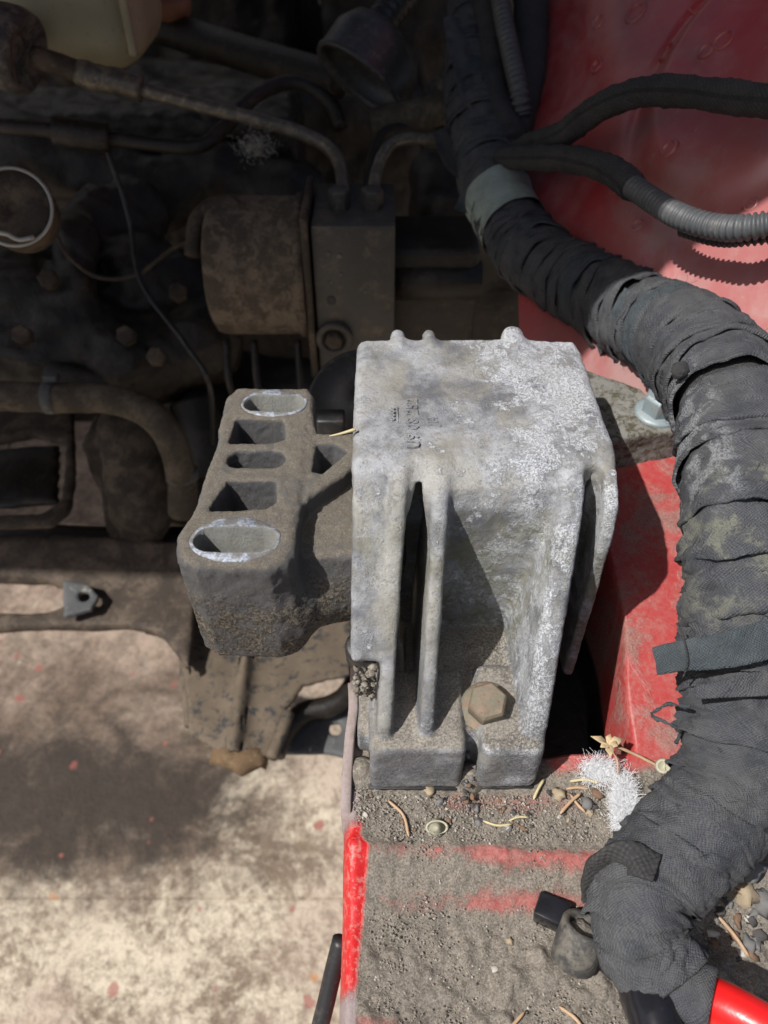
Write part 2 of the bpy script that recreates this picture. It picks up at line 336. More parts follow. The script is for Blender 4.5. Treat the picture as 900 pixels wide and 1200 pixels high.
# red paint, with dust and grit lying in drifts (rail)
def redmat(name, rail):
    n = NB(name); x, y, z = n.xyz(); g = n.noise(14, 5, .8); g2 = n.noise(4.5, 5, .7)
    red = n.mix(n.noise(.5, 4), (.36, .015, .017), (.52, .032, .03))
    if not rail:
        film = n.math('ADD', n.math('MULTIPLY', n.noise(.16, 5, .6, .8), .7), n.math('MULTIPLY', n.noise(1.2, 5, .7), .3))
        c = n.mix(n.math('ADD', n.step(film, .42, .64, .04, .42), n.step(y, 38, 29, 0, .42)), n.mix(n.noise(.3, 3), (.36, .03, .035), (.46, .045, .05)), (.40, .275, .255))
        c = n.mix(n.step(n.noise(2.2, 5, .75), .63, .7, 0, .5), c, (.42, .33, .29))
        c = n.mix(n.step(n.noise(.16, 5, .6, .8, n.stretch((1, .4, .4))), .50, .66, 0, .35), c, (.12, .025, .025))
        c = n.mix(n.step(n.noise(.5, 2), .76, .765), c, (.62, .008, .012))
        return n.set(Base_Color=c, Roughness=n.step(film, .4, .6, .28, .55), Normal=n.bump(g, .25, .02), Coat_Weight=.5, Coat_Roughness=.2)
    dirt = n.mix(n.step(g, .3, .7), (.085, .07, .055), (.36, .315, .255)); dirt = n.mix(n.step(g2, .35, .7), dirt, n.mix(n.step(g, .3, .7), (.17, .148, .122), (.34, .30, .25)))
    dirt = n.mix(n.step(n.noise(.8, 4, .6, .4), .52, .68, 0, .5), dirt, (.09, .08, .066))
    nz = n.math('MULTIPLY', n.math('SUBTRACT', n.math('ADD', n.math('MULTIPLY', n.noise(1.5, 7, .75, .3), .65), n.math('MULTIPLY', g2, .4)), .52), 2.6)
    def band(v, a, b, soft): return n.math('MULTIPLY', n.step(v, a-soft, a+soft), n.step(v, b+soft, b-soft))
    # bare strips: outer edge, the ridge, a wiped streak before it, the ramp on the right
    edge = n.math('MULTIPLY', n.step(n.math('ADD', n.math('ADD', x, n.math('MULTIPLY', nz, .10)), n.math('MULTIPLY', n.math('SUBTRACT', 9.3, y), .09)), n.step(y, 9.7, 10.1, -.44, -.72), n.step(y, 9.7, 10.1, -.60, -.92)), band(n.math('ADD', y, n.math('MULTIPLY', nz, .5)), 5.9, 10.5, .25))
    yy = n.math('ADD', y, n.math('MULTIPLY', x, .05))
    rd = n.math('ADD', n.math('MULTIPLY', band(yy, 9.45, 9.95, .35), .85), n.math('MULTIPLY', band(yy, 8.1, 8.7, .35), n.math('MULTIPLY', band(x, -.2, 6.5, .5), .72)))
    rd = n.math('ADD', rd, n.math('MULTIPLY', n.math('MULTIPLY', band(x, 2.6, 6.8, .5), band(yy, 8.4, 9.9, .3)), .45))
    rd = n.math('ADD', rd, n.math('MULTIPLY', band(x, -.9, .6, .4), n.math('MULTIPLY', band(y, 4.6, 5.4, .2), .9)))
    rd = n.math('ADD', rd, n.math('MULTIPLY', band(x, 1.8, 6.5, .6), n.math('MULTIPLY', band(y, 10.8, 11.5, .2), .8)))
    fac = n.step(n.math('ADD', n.math('MULTIPLY', rd, .85), nz), .35, 1.1, 0, .72)
    ramp = n.math('MULTIPLY', n.step(y, 11.6, 12.6), n.step(x, 5.2, 6.0))
    rampf = n.math('SUBTRACT', n.step(ramp, 0, 1), n.math('MULTIPLY', n.step(n.noise(.42, 5, .65, .5), .46, .62), .55))
    fac = n.math('MAXIMUM', fac, rampf)
    redd = n.mix(n.math('MULTIPLY', n.step(g2, .38, .66, .1, .55), n.step(n.noise(.7, 4), .4, .6, .4, 1)), n.mix(n.noise(.6, 3), (.36, .018, .02), (.45, .045, .042)), (.36, .20, .17))
    c = n.mix(fac, dirt, redd); c = n.mix(edge, c, n.mix(n.step(g2, .48, .64), (.58, .010, .012), (.60, .16, .14)))
    pk = n.math('MULTIPLY', n.step(x, -.75, -.9), n.math('SUBTRACT', 1, edge)); c = n.mix(n.math('MULTIPLY', pk, .7), c, n.mix(g2, (.27, .20, .21), (.42, .34, .35)))
    dm = n.math('SUBTRACT', 1, n.math('MAXIMUM', n.math('MAXIMUM', fac, edge), n.math('MULTIPLY', pk, .7)))
    h = n.math('MULTIPLY', n.math('ADD', g, g2), n.math('ADD', dm, .08))
    return n.set(Base_Color=n.mix(n.math('MULTIPLY', n.step(z, -1.3, -1.7), n.step(x, 5.0, 5.3)), n.mix(n.math('MULTIPLY', n.step(g, .5, .62), n.step(dm, 0, 1, .1, .35)), c, (.36, .33, .29)), (.016, .013, .011)), Roughness=n.step(dm, 0, 1, .5, .9), Normal=n.bump(h, .9, .06))  # gully beside the mount painted near-black, shade put into the colour
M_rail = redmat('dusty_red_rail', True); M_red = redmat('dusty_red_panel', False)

# tape: woven cloth in uv centimetres
def clothmat(name, c1, c2, dust, chalk=False, weave=10.0):
    n = NB(name); uvv = n.uv(); ux, uy, _ = n.xyz(uvv)
    wob = n.math('MULTIPLY', n.noise(1.4, 3), .35); wx = n.math('SINE', n.math('MULTIPLY', n.math('ADD', ux, wob), weave*6.283)); wy = n.math('SINE', n.math('MULTIPLY', n.math('ADD', uy, wob), weave*6.283*1.15))
    wv = n.math('MULTIPLY', wx, wy); g = n.noise(16, 4, .8)
    c = n.mix(n.noise(.5, 5, .65), c1, c2); c = n.mix(n.math('MULTIPLY', n.step(wv, -.3, .7, 0, .7), n.step(n.noise(1.1, 4), .3, .55)), c, tuple(q*1.9 for q in c2))
    du = n.math('ADD', n.math('MULTIPLY', n.noise(.8, 8, .75, .2), .72), n.math('MULTIPLY', g, .34)); c = n.mix(n.step(du, .40, .66, 0, .42), c, dust)
    c = n.mix(n.step(g, .64, .74, 0, .7), c, tuple(min(1, q*2.2) for q in dust)); c = n.mix(n.step(g, .4, .3, 0, .6), c, tuple(q*.4 for q in c1))
    if chalk:
        x, y, z = n.xyz(); q = n.math('MULTIPLY', n.math('MULTIPLY', n.step(y, 15.6, 16.8), n.step(y, 22.8, 21.2)), n.math('MULTIPLY', n.step(x, 9.2, 9.5), n.step(x, 10.7, 10.2)))
        q = n.math('MULTIPLY', q, n.step(n.noise(1.5, 5, .6, .5), .46, .56)); c = n.mix(n.math('MULTIPLY', q, n.step(g, .38, .6, .1, .7)), c, (.36, .37, .38)); q = n.math('MULTIPLY', n.math('MULTIPLY', n.step(y, 12.8, 13.8), n.step(y, 17.6, 16.4)), n.step(x, 8.8, 9.4)); q = n.math('MULTIPLY', q, n.step(n.noise(.8, 7, .75, .3), .50, .58)); c = n.mix(n.math('MULTIPLY', q, n.step(g, .36, .6, .35, .9)), c, (.21, .215, .165))
    h = n.math('ADD', n.math('MULTIPLY', wv, .5), n.math('ADD', n.math('MULTIPLY', g, 1.4), n.math('MULTIPLY', n.noise(2.6, 6, .7), 2.6)))
    return n.set(Base_Color=c, Roughness=.88, Normal=n.bump(h, .8, .05))
M_tape = clothmat('cloth_tape', (.026, .029, .036), (.064, .069, .080), (.17, .165, .155), True)
M_tape2 = clothmat('bluish_cloth_tape', (.022, .030, .036), (.055, .07, .08), (.12, .13, .13))
M_green = clothmat('faded_green_tape', (.22, .29, .26), (.36, .44, .40), (.4, .43, .38))
M_olive = clothmat('worn_pale_tape', (.03, .032, .032), (.075, .08, .07), (.24, .24, .19))
M_fuzz = clothmat('fleece_tape', (.018, .018, .019), (.04, .04, .042), (.08, .075, .068), weave=5)
M_conduit = grimy('grey_conduit', (.055, .058, .062), (.10, .105, .11), (.13, .125, .115), .5, .7, 1, .5, 0, .2, .02)
M_black = grimy('black_plastic', (.014, .014, .015), (.028, .028, .03), (.07, .06, .05), .5, .7, 1.1, .45, 0, .3, .02)
M_rubber2 = grimy('worn_black_plastic', (.036, .036, .034), (.068, .066, .062), (.15, .13, .10), .5, .7, 1.4, .38, 0, .3, .02)
M_gloss = grimy('glossy_black_tape', (.008, .008, .01), (.02, .02, .024), None, rough=.16, bump=.12, bd=.02, grain=3)
M_rubber = grimy('dusty_rubber', (.035, .034, .034), (.07, .068, .064), (.16, .145, .12), .42, .62, 1, .75, 0, .4, .03)
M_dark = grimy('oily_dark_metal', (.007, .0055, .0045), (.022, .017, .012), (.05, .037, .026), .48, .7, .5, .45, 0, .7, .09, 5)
M_brown = grimy('dusty_brown_metal', (.03, .022, .015), (.062, .047, .033), (.12, .09, .06), .44, .62, .4, .8, 0, .7, .07, 6)
M_block = grimy('dirty_valve_block', (.05, .048, .044), (.095, .09, .08), (.17, .135, .095), .5, .72, .5, .55, .2, .4, .04, 7)
M_motor = grimy('dust_caked_motor', (.055, .043, .03), (.10, .078, .056), (.18, .14, .10), .42, .6, .6, .9, 0, .9, .1, 5)
M_sub = grimy('subframe_paint', (.028, .02, .015), (.06, .044, .031), (.115, .085, .06), .43, .62, .28, .8, 0, .6, .06, 3.5)
M_tan = grimy('dust_covered_sheet', (.075, .057, .039), (.17, .13, .09), (.035, .034, .035), .5, .62, .7, .85, 0, .5, .05, 3)
M_rust = grimy('rust', (.075, .048, .026), (.18, .11, .055), (.22, .16, .09), .5, .7, .7, .9, 0, .7, .06, 7)
M_rustbolt = grimy('rusty_steel', (.09, .05, .03), (.34, .26, .19), (.17, .17, .12), .45, .6, 2.2, .75, .1, .6, .03, 12)
M_zinc = grimy('blue_zinc', (.22, .28, .30), (.38, .44, .46), (.36, .34, .29), .52, .7, 1.6, .5, .25, .4, .02, 10)
M_steelplate = grimy('grey_steel', (.065, .068, .07), (.12, .12, .12), (.25, .23, .19), .55, .66, .4, .7, .1, .3, .03, 3)
M_pipe = grimy('dull_brake_pipe', (.07, .064, .052), (.15, .135, .11), (.24, .205, .15), .45, .65, 1.2, .42, .3, .4, .03, 8)
M_khaki = grimy('khaki_dusty_hose', (.035, .028, .02), (.075, .06, .042), (.12, .098, .066), .42, .62, .4, .85, 0, .4, .04, 5)
M_cream = grimy('aged_reservoir_plastic', (.34, .31, .19), (.45, .42, .28), (.22, .19, .13), .55, .75, .25, .5, 0, .2, .03, 3)
M_orange = grimy('orange_plastic', (.20, .085, .05), (.27, .12, .07), None, rough=.5, bump=.2)
M_steelring = grimy('pale_steel_wire', (.30, .30, .27), (.50, .5, .45), None, rough=.45, metal=.3, bump=.3)
M_dirt = grimy('loose_dirt', (.12, .10, .08), (.24, .21, .17), (.34, .31, .26), .45, .6, 2, .95, 0, 1, .06, 12)
M_floorpink = None
def plain(name, col, rough=.8, var=.35, sc=3):
    n = NB(name); return n.set(Base_Color=n.mix(n.noise(sc, 5, .7), tuple(q*(1-var) for q in col), tuple(min(1, q*(1+var)) for q in col)), Roughness=rough, Normal=n.bump(n.noise(sc*4, 4), .5, .02))
STONES = [plain('stone_grey', (.16, .155, .15)), plain('stone_dark', (.06, .055, .052)), plain('stone_tan', (.34, .27, .18)), plain('stone_pale', (.45, .42, .37)), plain('stone_brown', (.18, .11, .07))]
M_needle = plain('dry_needle', (.46, .31, .19), .6, .3, 4); M_needle2 = plain('pale_needle', (.55, .47, .27), .6, .3, 4); M_leaf = plain('dry_leaf', (.52, .40, .24), .7, .3, 4)
M_shell = plain('seed_husk', (.40, .38, .28), .5); M_fluff = plain('white_fluff_fibre', (.93, .94, .96), .8, .03)
M_redcable = plain('red_cable_sheath', (.78, .015, .015), .32, .12, 1)
M_grit = plain('grit_grains', (.27, .24, .20), .9, .75, 7)

# garage floor: dirty pale slab with paint flecks
n = NB('stained_floor'); x, y, z = n.xyz()
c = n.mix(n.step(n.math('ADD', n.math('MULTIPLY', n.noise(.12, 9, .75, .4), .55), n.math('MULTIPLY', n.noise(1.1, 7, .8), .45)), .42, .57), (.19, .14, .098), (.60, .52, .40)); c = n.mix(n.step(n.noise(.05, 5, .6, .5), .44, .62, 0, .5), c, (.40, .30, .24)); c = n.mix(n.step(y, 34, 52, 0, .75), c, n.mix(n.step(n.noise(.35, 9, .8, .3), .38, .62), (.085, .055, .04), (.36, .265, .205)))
sw = n.noise(.22, 8, .72, 1.2); c = n.mix(n.step(sw, .53, .66, 0, .8), c, (.19, .14, .095))
c = n.mix(n.step(n.noise(.7, 7, .8, .7), .54, .66, 0, .65), c, (.13, .10, .075))
c = n.mix(n.step(n.noise(1.6, 7, .8, .3), .58, .66, 0, .75), c, (.10, .08, .06)); c = n.mix(n.step(n.noise(.5, 7, .8, .8, n.stretch((1, .5, 1))), .62, .68, 0, .4), c, (.68, .62, .50))
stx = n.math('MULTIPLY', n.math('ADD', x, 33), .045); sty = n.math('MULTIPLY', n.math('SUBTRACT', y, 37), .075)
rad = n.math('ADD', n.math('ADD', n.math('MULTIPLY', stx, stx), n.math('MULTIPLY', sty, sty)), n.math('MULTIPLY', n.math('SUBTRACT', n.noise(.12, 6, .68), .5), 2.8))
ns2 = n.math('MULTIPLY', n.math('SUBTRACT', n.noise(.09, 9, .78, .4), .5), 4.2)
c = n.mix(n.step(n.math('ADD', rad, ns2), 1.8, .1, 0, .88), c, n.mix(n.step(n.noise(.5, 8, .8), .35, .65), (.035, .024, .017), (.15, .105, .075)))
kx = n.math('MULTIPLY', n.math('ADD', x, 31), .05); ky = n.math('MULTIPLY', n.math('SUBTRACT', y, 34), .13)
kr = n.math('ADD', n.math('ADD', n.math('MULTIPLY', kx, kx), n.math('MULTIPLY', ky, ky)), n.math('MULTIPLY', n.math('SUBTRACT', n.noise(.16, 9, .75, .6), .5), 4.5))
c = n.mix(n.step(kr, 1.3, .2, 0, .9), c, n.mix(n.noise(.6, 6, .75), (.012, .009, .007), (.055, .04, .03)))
for sc_, lo, col, th in ((.23, .5, (.30, .09, .075), .17), (.17, .75, (.45, .20, .07), .15), (.36, .6, (.30, .10, .08), .15)):
    dd = n.math('MULTIPLY', n.voro(sc_), 1.25); rc = n.xyz(n.voro(sc_, out='Color'))[0]
    dn = n.math('ADD', dd, n.math('MULTIPLY', n.math('SUBTRACT', n.noise(1.2, 3), .5), .28))
    c = n.mix(n.math('MULTIPLY', n.step(dn, th, th*.7), n.step(rc, lo, lo+.01, 0, .7)), c, col)
h = n.math('ADD', n.noise(.5, 6, .7), n.noise(2.5, 4))
M_floor = n.set(Base_Color=c, Roughness=.85, Normal=n.bump(h, .5, .25))

# ------------------------------------------------------------------ setting: floor
FZ = -50
def floor_shape():
    sl = []
    xs = [-300, -175, -56.5, 63, 182, 300]; ys = [-100, -40, 24.7, 150, 270, 400]
    V = []; F = []
    for i in range(5):
        for j in range(5):
            a, b, c_, d = xs[i]+.12, xs[i+1]-.12, ys[j]+.12, ys[j+1]-.12; k = len(V)
            V += [(a, c_, FZ), (b, c_, FZ), (b, d, FZ), (a, d, FZ)]; F.append([k, k+1, k+2, k+3])
            V += [(a-.1, c_-.1, FZ-.25), (b+.1, c_-.1, FZ-.25), (b+.1, d+.1, FZ-.25), (a-.1, d+.1, FZ-.25)]
            F += [[k+4, k+5, k+1, k], [k+5, k+6, k+2, k+1], [k+6, k+7, k+3, k+2], [k+7, k+4, k, k+3]]
    k = len(V); V += [(-300, -100, FZ-.24), (300, -100, FZ-.24), (300, 400, FZ-.24), (-300, 400, FZ-.24)]; F.append([k, k+1, k+2, k+3])
    return (np.array(V, float), F)
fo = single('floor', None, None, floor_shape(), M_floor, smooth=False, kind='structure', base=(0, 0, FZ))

# ------------------------------------------------------------------ the car body
body = thing('car_body', 'red painted car body: dusty rail under the mount and inner fender behind the cables', 'car body', (2, 12, -8))
def sstep(a, b, x): t = np.clip((x-a)/(b-a), 0, 1); return t*t*(3-2*t)
def hrail(x, y):
    x = np.asarray(x, float); y = np.asarray(y, float); yy = y+.05*x
    z = -1.05*sstep(9.7, 7.6, yy)-.25*sstep(8, 5, y)*sstep(0, 2, x)
    z = z+sstep(4.9, 6.6, x)*(np.sqrt((np.maximum(y-11.5, -4)+0)**2+.6)-.0+np.maximum(y-11.5, -4)-.0)*.5*.385*sstep(9, 12.5, y)
    z = z-(z+3.2)*sstep(5.2, 5.6, x)*sstep(8.7, 8.2, x+.12*np.sin(y))*sstep(12.6, 13.6, y)
    z = z+.17*np.exp(-((x+.95)/.35)**2)*sstep(13, 9, y)-1.6*np.maximum(0, -1.02-x)**2*6
    z = z+.10*np.exp(-((yy-9.75)/.22)**2)
    return z
def rail_shape():
    xs = np.concatenate([np.arange(-1.32, 12.5, .07), np.arange(12.5, 26, .25)]); ys = np.concatenate([np.arange(3, 12.6, .07), np.arange(12.6, 23.45, .14)])
    X, Y = np.meshgrid(xs, ys, indexing='ij'); P = np.stack([X.ravel(), Y.ravel(), np.zeros(X.size)], 1)
    Z = hrail(P[:, 0], P[:, 1]); d = sstep(12.4, 11.6, P[:, 1]-2*(P[:, 0] < 5))*sstep(-.9, -.4, P[:, 0])
    P[:, 2] = Z+d*(fbm(P, 1.1, 3)*.06+fbm(P, 5, 9)*.04+(P[:, 1] < 7.8)*sstep(7.8, 6.8, P[:, 1])*np.maximum(0, fbm(P, 1.7, 44, 4))*.22)+.01*fbm(P, .6, 5)
    k = len(xs); m = len(ys); idx = np.arange(k*m).reshape(k, m)
    F = np.stack([idx[:-1, :-1], idx[1:, :-1], idx[1:, 1:], idx[:-1, 1:]], -1).reshape(-1, 4).tolist(); V = P.tolist()
    # outer wall below the left rim, and the drop behind
    for dz, dx in ((-.6, .02), (-3, .12), (-8, .3)):
        base = len(V); V += [(P[idx[0, j], 0]+dx, ys[j], min(P[idx[0, j], 2]+dz, -.5+dz)) for j in range(m)]
        prev = list(idx[0]) if dz == -.6 else list(range(base-m, base))
        F += [[prev[j], prev[j+1], base+j+1, base+j] for j in range(m-1)]
    base = len(V); V += [(xs[i], 23.6, P[idx[i, -1], 2]-.25) for i in range(k)]; V += [(xs[i], 23.65, -8) for i in range(k)]
    F += [[idx[i, -1], idx[i+1, -1], base+i+1, base+i] for i in range(k-1)]+[[base+i, base+i+1, base+k+i+1, base+k+i] for i in range(k-1)]
    return (np.array(V), F)
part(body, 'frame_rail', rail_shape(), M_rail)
# thin sheet flange standing beside the left foot
fl = []
for v_, du in ((800, 0), (830, 1), (860, -3), (900, -6), (925, -7), (950, -8)): p = PZ(413+du, v_, .9-(v_-800)/150*.7); fl.append((p.x, p.y, p.z))
fl = spline(fl, .3)
def strip(C, wx, hz):
    V = []; F = []
    for i, p in enumerate(C):
        V += [(p[0]-wx/2, p[1], p[2]-hz), (p[0]-wx/2, p[1], p[2]-.04), (p[0]-wx/2+.05, p[1], p[2]), (p[0]+wx/2-.05, p[1], p[2]), (p[0]+wx/2, p[1], p[2]-.04), (p[0]+wx/2, p[1], p[2]-hz)]
        if i: b = i*6; F += [[b-6+j, b-5+j, b+1+j, b+j] for j in range(5)]
    F += [[5, 4, 3, 2, 1, 0], [len(V)-6+j for j in range(6)]]; return (np.array(V), F)
M_flange = grimy('dusty_pink_flange', (.26, .20, .19), (.38, .31, .30), (.22, .19, .15), .45, .65, 1.2, .8, 0, .5, .04, 10)
part(body, 'flange', strip(fl, .34, 3.5), M_flange)
# inner fender
def hfend(x, y):
    z = 4.4+1.085*(x-7.6)+.345*(y-30.6)
    z = z-.9*sstep(11.5, 8.2, x-(y-30)*.05)*2.2
    # broad boss with a stepped edge, a crease line and a second step
    bx, by = 15.3, 36.2; d = np.sqrt(((x-bx)/3.4)**2+((y-by)/5.6)**2); z = z+.85*sstep(1.08, .9, d)-.12*np.exp(-((d-1.12)/.05)**2)
    cr = (x-11.2)-.16*(y-26); z = z+.35*np.exp(-(cr/.25)**2)*sstep(33, 30, y)
    z = z+.7*sstep(.0, .5, (x-18.3)+.20*(y-28))*sstep(40, 36, y)
    return z+.5*np.sin((y-24)*.22)*.6
def fender_shape():
    xs = np.arange(6.7, 46, .16); ys = np.arange(24.4, 76, .22); X, Y = np.meshgrid(xs, ys, indexing='ij')
    P = np.stack([X.ravel()+np.maximum(0, (Y.ravel()-30))*.06, Y.ravel(), np.zeros(X.size)], 1); P[:, 2] = hfend(P[:, 0], P[:, 1])+.03*fbm(P, .4, 6)
    k, m = X.shape; idx = np.arange(k*m).reshape(k, m); F = np.stack([idx[:-1, :-1], idx[1:, :-1], idx[1:, 1:], idx[:-1, 1:]], -1).reshape(-1, 4)
    return (P, F)
fend = part(body, 'inner_fender', fender_shape(), M_red)
def on_fender(u, v):
    t = 20.0
    while t < 90:
        p = PD(u, v, t)
        if p.z < hfend(p.x, p.y): return p
        t += .1
    return PD(u, v, 40)
for (u, v, rp) in ((745, 15, 9), (820, 5, 9), (848, 48, 9), (783, 62, 8), (702, 26, 6), (785, 175, 8), (748, 265, 6), (880, 240, 7), (828, 60, 7), (700, 78, 6)):
    p = on_fender(u, v); e = .6; nrm = Vector((-(hfend(p.x+e, p.y)-hfend(p.x-e, p.y))/(2*e), -(hfend(p.x, p.y+e)-hfend(p.x, p.y-e))/(2*e), 1)).normalized()
    rr = rp/900*(p.y/.95)*1.1
    part(fend, 'spot_weld', lathe([(rr*1.25, -.1), (rr*1.2, .03), (rr*1.0, .16), (rr*.85, .13), (rr*.7, .02), (rr*.45, -.02), (.02, -.04)], nrm, p), M_red)

# open hood panel added above the bay, unseen, outline cut to shade the far bay
def shade_hood_shape():
    out = [(-150, 38), (-86, 33), (-80, 22), (-76, 12), (-40, 11), (-28, 11.6), (-18, 13.6), (-8, 16.5), (3, 17.5), (6, 30), (6, 75), (-150, 75)]
    V = [(x, y, 45+.02*(y-14)) for x, y in out]+[(x, y, 46+.02*(y-14)) for x, y in out]; k = len(out)
    return (np.array(V), [list(range(k))[::-1], [k+i for i in range(k)]]+[[i, (i+1) % k, k+(i+1) % k, k+i] for i in range(k)])
part(body, 'shade_hood', shade_hood_shape(), M_black, smooth=False)
bulk = box((-20, 96, -2), (170, 3, 96), .5)
part(body, 'bulkhead', bulk, M_dark)

# ------------------------------------------------------------------ the engine mount
mount = thing('engine_mount', 'pale corroded cast aluminium engine mount with ribs, bolted on the red rail', 'engine mount', (3, 17, 0))
def f_mount(X, Y, Z):
    x0 = lambda a, b: X-(a+(b-a)*np.clip((9.4-Z)/6.6, -.2, 1.2))
    web = [(24.0, 9.5), (18.4, 9.5), (17.4, 9.33), (16.85, 8.95), (16.6, 8.3), (16.55, 7), (16.6, 2.4), (16.6, 1.0), (25.5, 1.0), (25.2, 6)]
    d = extr(spoly(Y, Z, web), X-3.05, 2.5, .3)
    # housing behind the right recess and left gap
    back = [(24.0, 9.5), (18.6, 9.5), (17.6, 9.2), (17.5, 1.0), (25.5, 1.0), (25.2, 6)]
    d = smin(d, extr(spoly(Y, Z, back), X-3.0, 3.98, .25), .15)
    # top slab with rounded right shoulder
    d = smin(d, extr(spoly(X, Y, [(-.72, 24.1), (5.9, 24.1), (6.6, 23.0), (6.95, 20.5), (7.02, 17.9), (6.5, 17.5), (-.9, 17.5)]), Z-9.05, .45, .22), .25)
    # right side wall
    sw = [(16.05, 7.6), (16.35, 8.7), (17.2, 9.3), (23.5, 9.3), (24.6, 5), (24.6, .3), (15.9, .3)]
    d = smin(d, extr(spoly(Y, Z, sw), X-(6.84+.05*(9-Z)*0), .2, .12), .35)
    # ribs
    rib = [(18.3, 9.48), (17.3, 9.42), (16.6, 9.15), (15.95, 8.5), (15.3, 7.7), (12.1, 3.2), (11.75, 2.2), (16.6, 1.4), (17.6, 8.6)]
    r2 = spoly(Y, Z, rib)
    d = smin(d, extr(r2, x0(.46, .02), .26, .2), .3)
    d = smin(d, extr(r2+.08, x0(1.72, 1.30), .27, .22), .32)
    fat = x0(5.72, 4.72); d = smin(d, extr(r2+.03, fat, .37, .30), .38)
    # flush left panel ending in a ragged lower edge
    pan = [(18.2, 9.4), (17.0, 9.2), (15.5, 7.75), (13.4, 4.95), (13.9, 4.2), (17.6, 4.0)]
    d = smin(d, extr(spoly(Y, Z, pan), X-(-.42-.02*(9-Z)), .52, .16), .22)
    # slot between the first two ribs and pocket beside the third one
    cx = x0(1.08, .67); hw = .39*np.clip((9.28-Z)/1.9, 0, 1)**.8
    d = smax(d, -np.maximum(np.maximum(np.abs(cx)-hw, Y-18.2), np.maximum(Z-9.0, 2.3-Z)), .14)
    cx = X-(6.38-.10*np.clip((8.6-Z)/4, 0, 1)); hw = .25*np.clip((8.75-Z)/4.2, 0, 1)**.9
    d = smax(d, -np.maximum(np.maximum(np.abs(cx)-hw, Y-18), np.maximum(Z-9.0, 2.3-Z)), .14)
    # pads
    d = smin(d, sbox(X, Y, Z, (1.05, 13.1, 1.42), (1.52, 1.5, 1.33), .22), .2)
    d = smin(d, sbox(X, Y, Z, (4.05, 13.2, 1.42), (1.0, 1.6, 1.33), .28), .2)
    d = smin(d, sbox(X, Y, Z, (2.9, 14.6, 1.25), (2.2, 2.25, 1.2), .15), .2)
    d = smin(d, sbox(X, Y, Z, (.0, 15.2, .55), (.9, 2.2, .5), .1), .2)
    # nubs where the mirrored ribs leave the far edge
    for cx, w_ in ((.55, .2), (1.7, .19), (4.75, .3)): d = smin(d, scap(X, Y, Z, (cx, 23.7, 9.42), (cx-.05, 24.45, 9.42), w_*1.35), .2)
    for cx in (.5, 1.7, 4.8): d = smin(d, extr(spoly(Y, Z, [(23.6, 9.2), (24.7, 9.0), (28.3, 3), (28.5, .2), (24, .2)]), X-cx, .25, .15), .2)
    # opening for the bracket arm on the left
    d = smax(d, -sbox(X, Y, Z, (-1.3, 20.2, 5.4), (1.2, 2.9, 2.7), .4), .2)
    return d
P, F = snet(f_mount, (-1.8, 11.0, -.2), (7.8, 29, 10.1), .075, ((.6, .025, 1), (3.2, .012, 4), (9, .009, 8)))
# ragged end of the left panel
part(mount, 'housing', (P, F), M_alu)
ear = [PZ(u, v, 5.6) for u, v in ((640, 455), (668, 438), (700, 446), (745, 462), (792, 480), (803, 494), (800, 512), (745, 519), (705, 525), (640, 535))]
earp = [(p.x, p.y) for p in ear]
def f_ear(X, Y, Z):
    top = 5.62+.35*np.clip((8.6-X)/2, 0, 1)
    return smax(extr(spoly(X, Y, earp), Z-5.15, .85, .14), -scap(X, Y, Z, (10.9, 24.7, 3), (10.9, 24.7, 7), .45), .1)*1.0
part(mount, 'ear', snet(f_ear, (5, 21.5, 4.2), (13, 29, 6.3), .09, ((1, .05, 3), (6, .02, 5))), M_ear)
def bolt(parent, at, axis, af, h, mat, fl_r, spin=0, label=None):
    b = part(parent, 'bolt', hexhead(Vector(at)+Vector(axis).normalized()*.2, axis, af, h, spin), mat, sharp=25, label=label)
    part(b, 'flange', lathe([(fl_r*.98, 0), (fl_r, .05), (fl_r, .13), (fl_r*.92, .19), (af*.55, .26), (.02, .27)], axis, at, 32), mat)
    return b
bolt(mount, (3.36, 13.2, 2.50), (-.08, -.26, 1), 1.14, .76, M_rustbolt, .88, 14, 'rusty bolt')
pE = PZ(770, 485, 6.02); bolt(mount, (pE.x, pE.y, 6.0), (0, -.05, 1), 1.2, .8, M_zinc, .9, 5, 'bluish zinc bolt')
# raised cast characters on the top face
def lettering(txt, size, u, v, z, mat, parent):
    cu = bpy.data.curves.new('t', 'FONT'); cu.body = txt; cu.size = size; cu.extrude = .055; cu.bevel_depth = .012; cu.align_x = 'CENTER'; cu.align_y = 'CENTER'; cu.resolution_u = 2; cu.space_character = 1.1
    ob = bpy.data.objects.new('t', cu); SC.collection.objects.link(ob); dg = bpy.context.evaluated_depsgraph_get(); m_ = bpy.data.meshes.new_from_object(ob.evaluated_get(dg))
    p = PZ(u, v, z); Mx = Matrix.Translation(p) @ Matrix.Rotation(R(90), 4, 'Z'); V = np.array([tuple(Mx @ q.co) for q in m_.vertices]); Fq = [list(q.vertices) for q in m_.polygons]
    bpy.data.objects.remove(ob); bpy.data.meshes.remove(m_); part(parent, 'cast_lettering', (V, Fq), mat, smooth=False)
ZT = 9.56
lettering('U9 0S 252', .54, 484, 496, ZT, M_alu, mount); lettering('JH', .42, 508, 495, ZT, M_alu, mount); lettering('oooo', .3, 459, 486, ZT, M_alu, mount)
p1, p2 = PZ(466, 478, ZT), PZ(466, 495, ZT); part(mount, 'cast_mark', tube(np.array([p1, p2]), .03, 6), M_alu)
# cover plate under the feet
part(mount, 'base_gasket', plate([(-.5, 11.62), (2.5, 11.6), (2.65, 12.3), (3.0, 12.3), (3.15, 11.62), (5.0, 11.66), (5.5, 16), (-.6, 16)], -.05, .1, .03), M_black)

